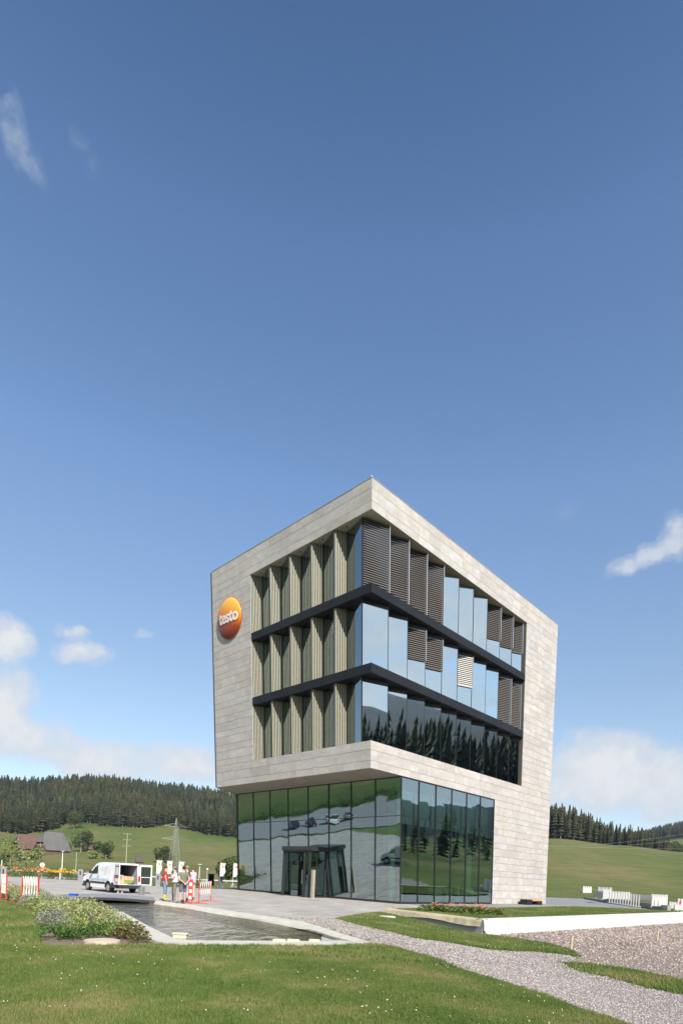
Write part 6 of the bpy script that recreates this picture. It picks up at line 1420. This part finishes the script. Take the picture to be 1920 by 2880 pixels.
# ------------------------------------------------------------------ people
M_skin = mat('skin', (.55, .33, .24), .6); M_hair = mat('hair_brown', (.09, .05, .03), .8)
def skinmesh(name, pts, edges, rad, m, parent, root=0, sub=1):
    me = bpy.data.meshes.new(name); me.from_pydata(pts, edges, []); bm = bmesh.new(); bm.from_mesh(me); ly = bm.verts.layers.skin.verify(); bm.verts.ensure_lookup_table()
    for i, v in enumerate(bm.verts):
        r_ = rad[i]; v[ly].radius = (r_, r_) if not isinstance(r_, tuple) else r_
    bm.verts[root][ly].use_root = True; bm.to_mesh(me); bm.free(); me.materials.append(m)
    o = bpy.data.objects.new(name, me); COL.objects.link(o); md = o.modifiers.new('skin', 'SKIN'); md.use_smooth_shade = True; s = o.modifiers.new('sub', 'SUBSURF'); s.levels = sub; s.render_levels = sub
    if parent: o.parent = parent
    return o
def person(loc, rz, lab, arms, H=1.77, top=None, bottom=None, shoe=None, hairm=None, cap=None, shorts=False, boots=None, stance=.11, lean=0.0, bulk=1.0, knee_m=None):
    k = H/1.77; t = empty('person', loc, rz, label=lab, cat='person'); Vv = lambda *p: (p[0]*k, p[1]*k+lean*p[2]*k, p[2]*k)
    J = {}; J['pel'] = Vv(0, 0, .96); J['spi'] = Vv(0, .01, 1.14); J['che'] = Vv(0, .0, 1.34); J['nk'] = Vv(0, .01, 1.50); J['hd'] = Vv(0, .03, 1.62); J['tp'] = Vv(0, .03, 1.72); J['ns'] = Vv(0, .125, 1.62)
    pts, rad, E, ix = [], [], [], {}
    def add(n, p, r, par=None):
        ix[n] = len(pts); pts.append(p); rad.append(r*k)
        if par: E.append((ix[par], ix[n]))
    add('pel', J['pel'], .09); add('spi', J['spi'], .09, 'pel'); add('che', J['che'], .10, 'spi'); add('nk', J['nk'], .055, 'che'); add('hd', J['hd'], .082, 'nk'); add('tp', J['tp'], .055, 'hd'); add('ns', J['ns'], .018, 'hd')
    S = {}
    for s, n in ((-1, 'l'), (1, 'r')):
        sh = Vv(s*.18, 0, 1.42); el, wr = arms[n]; el, wr = Vv(*el), Vv(*wr); add('sh'+n, sh, .055, 'che'); add('el'+n, el, .042, 'sh'+n); add('wr'+n, wr, .028, 'el'+n)
        d = (Vector(wr)-Vector(el)).normalized(); hp = Vector(wr)+d*.07; add('ha'+n, tuple(hp), .03, 'wr'+n); u = d.orthogonal().normalized()
        for f, (o_, ln) in enumerate(((-.03, .07), (-.01, .085), (.01, .08), (.03, .065))): add('f%d%s' % (f, n), tuple(hp+u*o_+d*ln), .009, 'ha'+n)
        add('th'+n, tuple(hp+u*-.05+d*.015), .010, 'ha'+n)
        hip = Vv(s*.09, 0, .90); kn = Vv(s*(stance), .03, .50); an = Vv(s*(stance+.02), 0, .09); to = Vv(s*(stance+.05), .16, .035)
        add('hp'+n, hip, .06, 'pel'); add('kn'+n, kn, .055, 'hp'+n); add('an'+n, an, .038, 'kn'+n); add('to'+n, to, .03, 'an'+n); S[n] = (sh, el, wr, hip, kn, an, to)
    skinmesh('body', pts, E, rad, M_skin, t)
    # shirt
    def L(a, b_, f): return tuple(Vector(a).lerp(Vector(b_), f))
    P2 = [Vv(0, 0, .84), J['spi'], J['che'], L(J['che'], J['nk'], .55)]; Rd = [(.175*bulk, .175*bulk), (.155*bulk, .155*bulk), (.155*bulk, .155*bulk), (.075, .075)]; Ed = [(0, 1), (1, 2), (2, 3)]
    for n in 'lr': sh, el = S[n][0], S[n][1]; s = len(P2); P2 += [sh, L(sh, el, .62 if not (top[1]) else 1.0)]; Rd += [(.07, .07), (.06, .06)]; Ed += [(2, s), (s, s+1)]
    if top[1]:
        for n, i in (('l', 5), ('r', 7)): s = len(P2); P2.append(L(S[n][1], S[n][2], .85)); Rd.append((.048, .048)); Ed.append((i, s))
    skinmesh('shirt', P2, Ed, [(r[0]*k, r[1]*k) for r in Rd], top[0], t, 1)
    P2 = [L(J['pel'], J['spi'], .7)]; Rd = [.150*bulk]; Ed = []
    for n in 'lr':
        hip, kn, an = S[n][3], S[n][4], S[n][5]; s = len(P2); P2 += [hip, L(hip, kn, .95)]; Rd += [.108, .085]; Ed += [(0, s), (s, s+1)]
        if not shorts: P2.append(L(kn, an, .5 if boots else .9)); Rd.append(.066); Ed.append((s+1, s+2))
    skinmesh('trousers' if not shorts else 'shorts', P2, Ed, [r*k for r in Rd], bottom, t, 0)
    for n in 'lr':
        kn, an, to = S[n][4], S[n][5], S[n][6]; P2 = [L(an, kn, .62 if boots else .12), an, to]; skinmesh('boot' if boots else 'shoe', P2, [(0, 1), (1, 2)], [(.07 if boots else .048)*k, .055*k, .043*k], boots or shoe, t, 1)
    hb = MB(); hb.ell((J['hd'][0], J['hd'][1]-.028, J['hd'][2]+.045*k), (.084*k, .092*k, .088*k), 14, 9); hb.build('hair', hairm or M_hair, t, smooth=True)
    if cap:
        cb = MB(); cb.ell((J['hd'][0], J['hd'][1]-.008, J['hd'][2]+.075*k), (.09*k, .105*k, .066*k), 14, 8); cb.prism([(-.07, J['hd'][1]+.09, J['hd'][2]+.05), (.07, J['hd'][1]+.09, J['hd'][2]+.05), (.05, J['hd'][1]+.19, J['hd'][2]+.04), (-.05, J['hd'][1]+.19, J['hd'][2]+.04)], (0, 0, .015)); cb.build('cap', cap, t, smooth=True)
    for s in (-1, 1):
        e = MB(); e.ell((s*.033*k, J['hd'][1]+.088*k, J['hd'][2]+.018*k), (.011, .006, .007), 6, 4); e.build('eye', M_hair, t)
    return t
hang = {'l': ((-.24, .02, 1.14), (-.25, .08, .90)), 'r': ((.24, .02, 1.14), (.25, .08, .90))}
chin = {'l': ((-.22, .14, 1.16), (-.04, .20, 1.40)), 'r': ((.22, .12, 1.16), (.05, .24, 1.18))}
backh = {'l': ((-.25, -.10, 1.14), (-.06, -.20, .98)), 'r': ((.25, -.10, 1.14), (.06, -.20, .98))}
fold = {'l': ((-.24, .10, 1.15), (.05, .24, 1.20)), 'r': ((.24, .10, 1.15), (-.05, .25, 1.17))}
cl = lambda n, c, c2=None: mat('cloth_'+n, c, .9, c2, 6.0)
def at(px, py): g = G(px, py); return (g.x, g.y, 0)
person(at(462, 2534), R_(-75), 'man in a red polo shirt, blue jeans and yellow rubber boots', hang, 1.80, (cl('red', (.48, .03, .025)), False), cl('jeans', (.10, .17, .27), (.16, .24, .35)), hairm=M_hair, boots=mat('boot_yellow', (.75, .52, .02), .4), stance=.15)
person(at(489, 2540), R_(115), 'man in a white polo shirt and grey cap with a hand at his chin', chin, 1.74, (cl('white', (.72, .73, .76)), False), cl('waders', (.14, .13, .12), (.2, .19, .16)), cap=cl('grey', (.17, .18, .20)), boots=cl('wader_boot', (.16, .15, .12), (.22, .21, .17)), stance=.13)
person(at(513, 2543), R_(40), 'man in an olive green shirt and grey shorts holding his hands behind his back', backh, 1.80, (cl('olive', (.15, .17, .115)), False), cl('shortgrey', (.14, .14, .17)), shoe=cl('shoe', (.25, .22, .16)), hairm=mat('hair_dark', (.035, .022, .018), .8), shorts=True, stance=.10, bulk=1.08)
person(at(523, 2537), R_(75), 'man in a dark grey shirt, light jeans and a khaki cap behind the striped post', hang, 1.82, (cl('charcoal', (.075, .07, .08)), False), cl('lightjeans', (.30, .42, .55), (.38, .48, .6)), shoe=cl('shoeb', (.1, .09, .08)), cap=cl('khaki', (.25, .23, .15)), hairm=mat('hair_fair', (.3, .17, .08), .8))
person(at(540, 2533), R_(65), 'man in a pink shirt and beige trousers with folded arms', fold, 1.80, (cl('pink', (.66, .46, .58)), True), cl('beige', (.50, .44, .36)), shoe=cl('shoec', (.16, .1, .07)), hairm=mat('hair_auburn', (.16, .07, .035), .8), bulk=1.08)
# ------------------------------------------------------------------ things seen only in the glass: car park on the left
def car_park():
    z = lambda x, y: float(terrz(np.array([x]), np.array([y]))[0])
    pk = [(-100, 20), (-62, 8), (-62, 58), (-78, 72), (-112, 70)]
    sheet('car_park', pk, M_asph, step=4.0, zfn=terrz, z=.10, kind='structure')
    M_ty = mat('tyre_rubber', (.02, .02, .02), .8); M_w = mat('dark_window', (.03, .045, .035), .08)
    def car(x, y, rz, m, lab):
        t = empty('parked_car', (x, y, z(x, y)+.1), rz, label=lab, cat='car', group='cars in the car park mirrored by the glass')
        b = MB(); prof = [(-2.1, .3), (-2.15, .75), (-2.0, .95), (-1.2, 1.02), (1.4, 1.0), (2.1, .8), (2.15, .35)]; b.prism([(p[0], -.85, p[1]) for p in prof], (0, 1.7, 0)); b.build('body', m, t)
        b = MB(); b.prism([(p[0], -.74, p[1]) for p in ((-1.85, 1.0), (-1.35, 1.42), (.3, 1.46), (1.15, 1.0))], (0, 1.48, 0)); b.build('cabin', M_w, t)
        b = MB(); b.box(-1.4, .35, -.7, .7, 1.462, 1.50); b.build('roof', m, t)
        for sx in (-1.3, 1.3):
            for sy in (-.86, .68): b = MB(); b.cyl((sx, sy, .31), .31, .18, 14, axis='Y'); b.build('wheel', M_ty, t)
        b = MB(); b.box(-2.17, -2.12, -.8, -.55, .65, .85); b.box(-2.17, -2.12, .55, .8, .65, .85); b.build('tail_lights', M_rd, t)
    W = mat('car_white', (.7, .7, .7), .3); S = mat('car_silver', (.4, .42, .44), .3, metallic=.5); Bl = mat('car_blue', (.02, .03, .09), .25)
    for x, y, rz, m, lab in ((-74, 50, 2.9, Bl, 'dark blue car in the mirrored car park, left one of the blue pair'), (-75, 46.5, 2.9, Bl, 'dark blue car in the mirrored car park, right one of the blue pair'), (-78, 42.5, 3.0, W, 'white car beside the silver car in the mirrored car park'), (-79, 39, 3.0, S, 'silver car in the mirrored car park'), (-86, 24, 3.3, W, 'white car parked alone in the mirrored car park, left one'), (-84, 19, 3.3, W, 'white hatchback at the right end of the mirrored car park')):
        car(x, y, rz, m, lab)
    p = []
    for k in np.linspace(0, 1, 60): p.append((-104-3*math.sin(k*3)+random.gauss(0, .5), 6+66*k))
    p = np.array(p); pr = proto_obj('hedge_leaves', *leafy(M_pd, 120, 1.2, 1.8, .35), M_pd); scatter('hedge', np.column_stack([p, terrz(p[:, 0], p[:, 1])]), pr, rng.uniform(.8, 1.2, len(p)), kind='stuff', label='dark hedge beyond the mirrored car park', cat='hedge')
car_park()
# ------------------------------------------------------------------ haze: one closed box round everything
def haze():
    m = bpy.data.materials.new('haze_air'); m.use_nodes = True; t = NT(m.node_tree); v = t.n('ShaderNodeVolumePrincipled', i_Density=.00009); v.inputs['Color'].default_value = (.66, .80, 1, 1); v.inputs['Anisotropy'].default_value = .2
    o = t.n('ShaderNodeOutputMaterial'); t.l(v.outputs[0], o.inputs['Volume']); b = MB(); b.box(-3900, 3900, -3900, 3900, -12, 300); b.build('haze', m, kind='stuff')
haze()
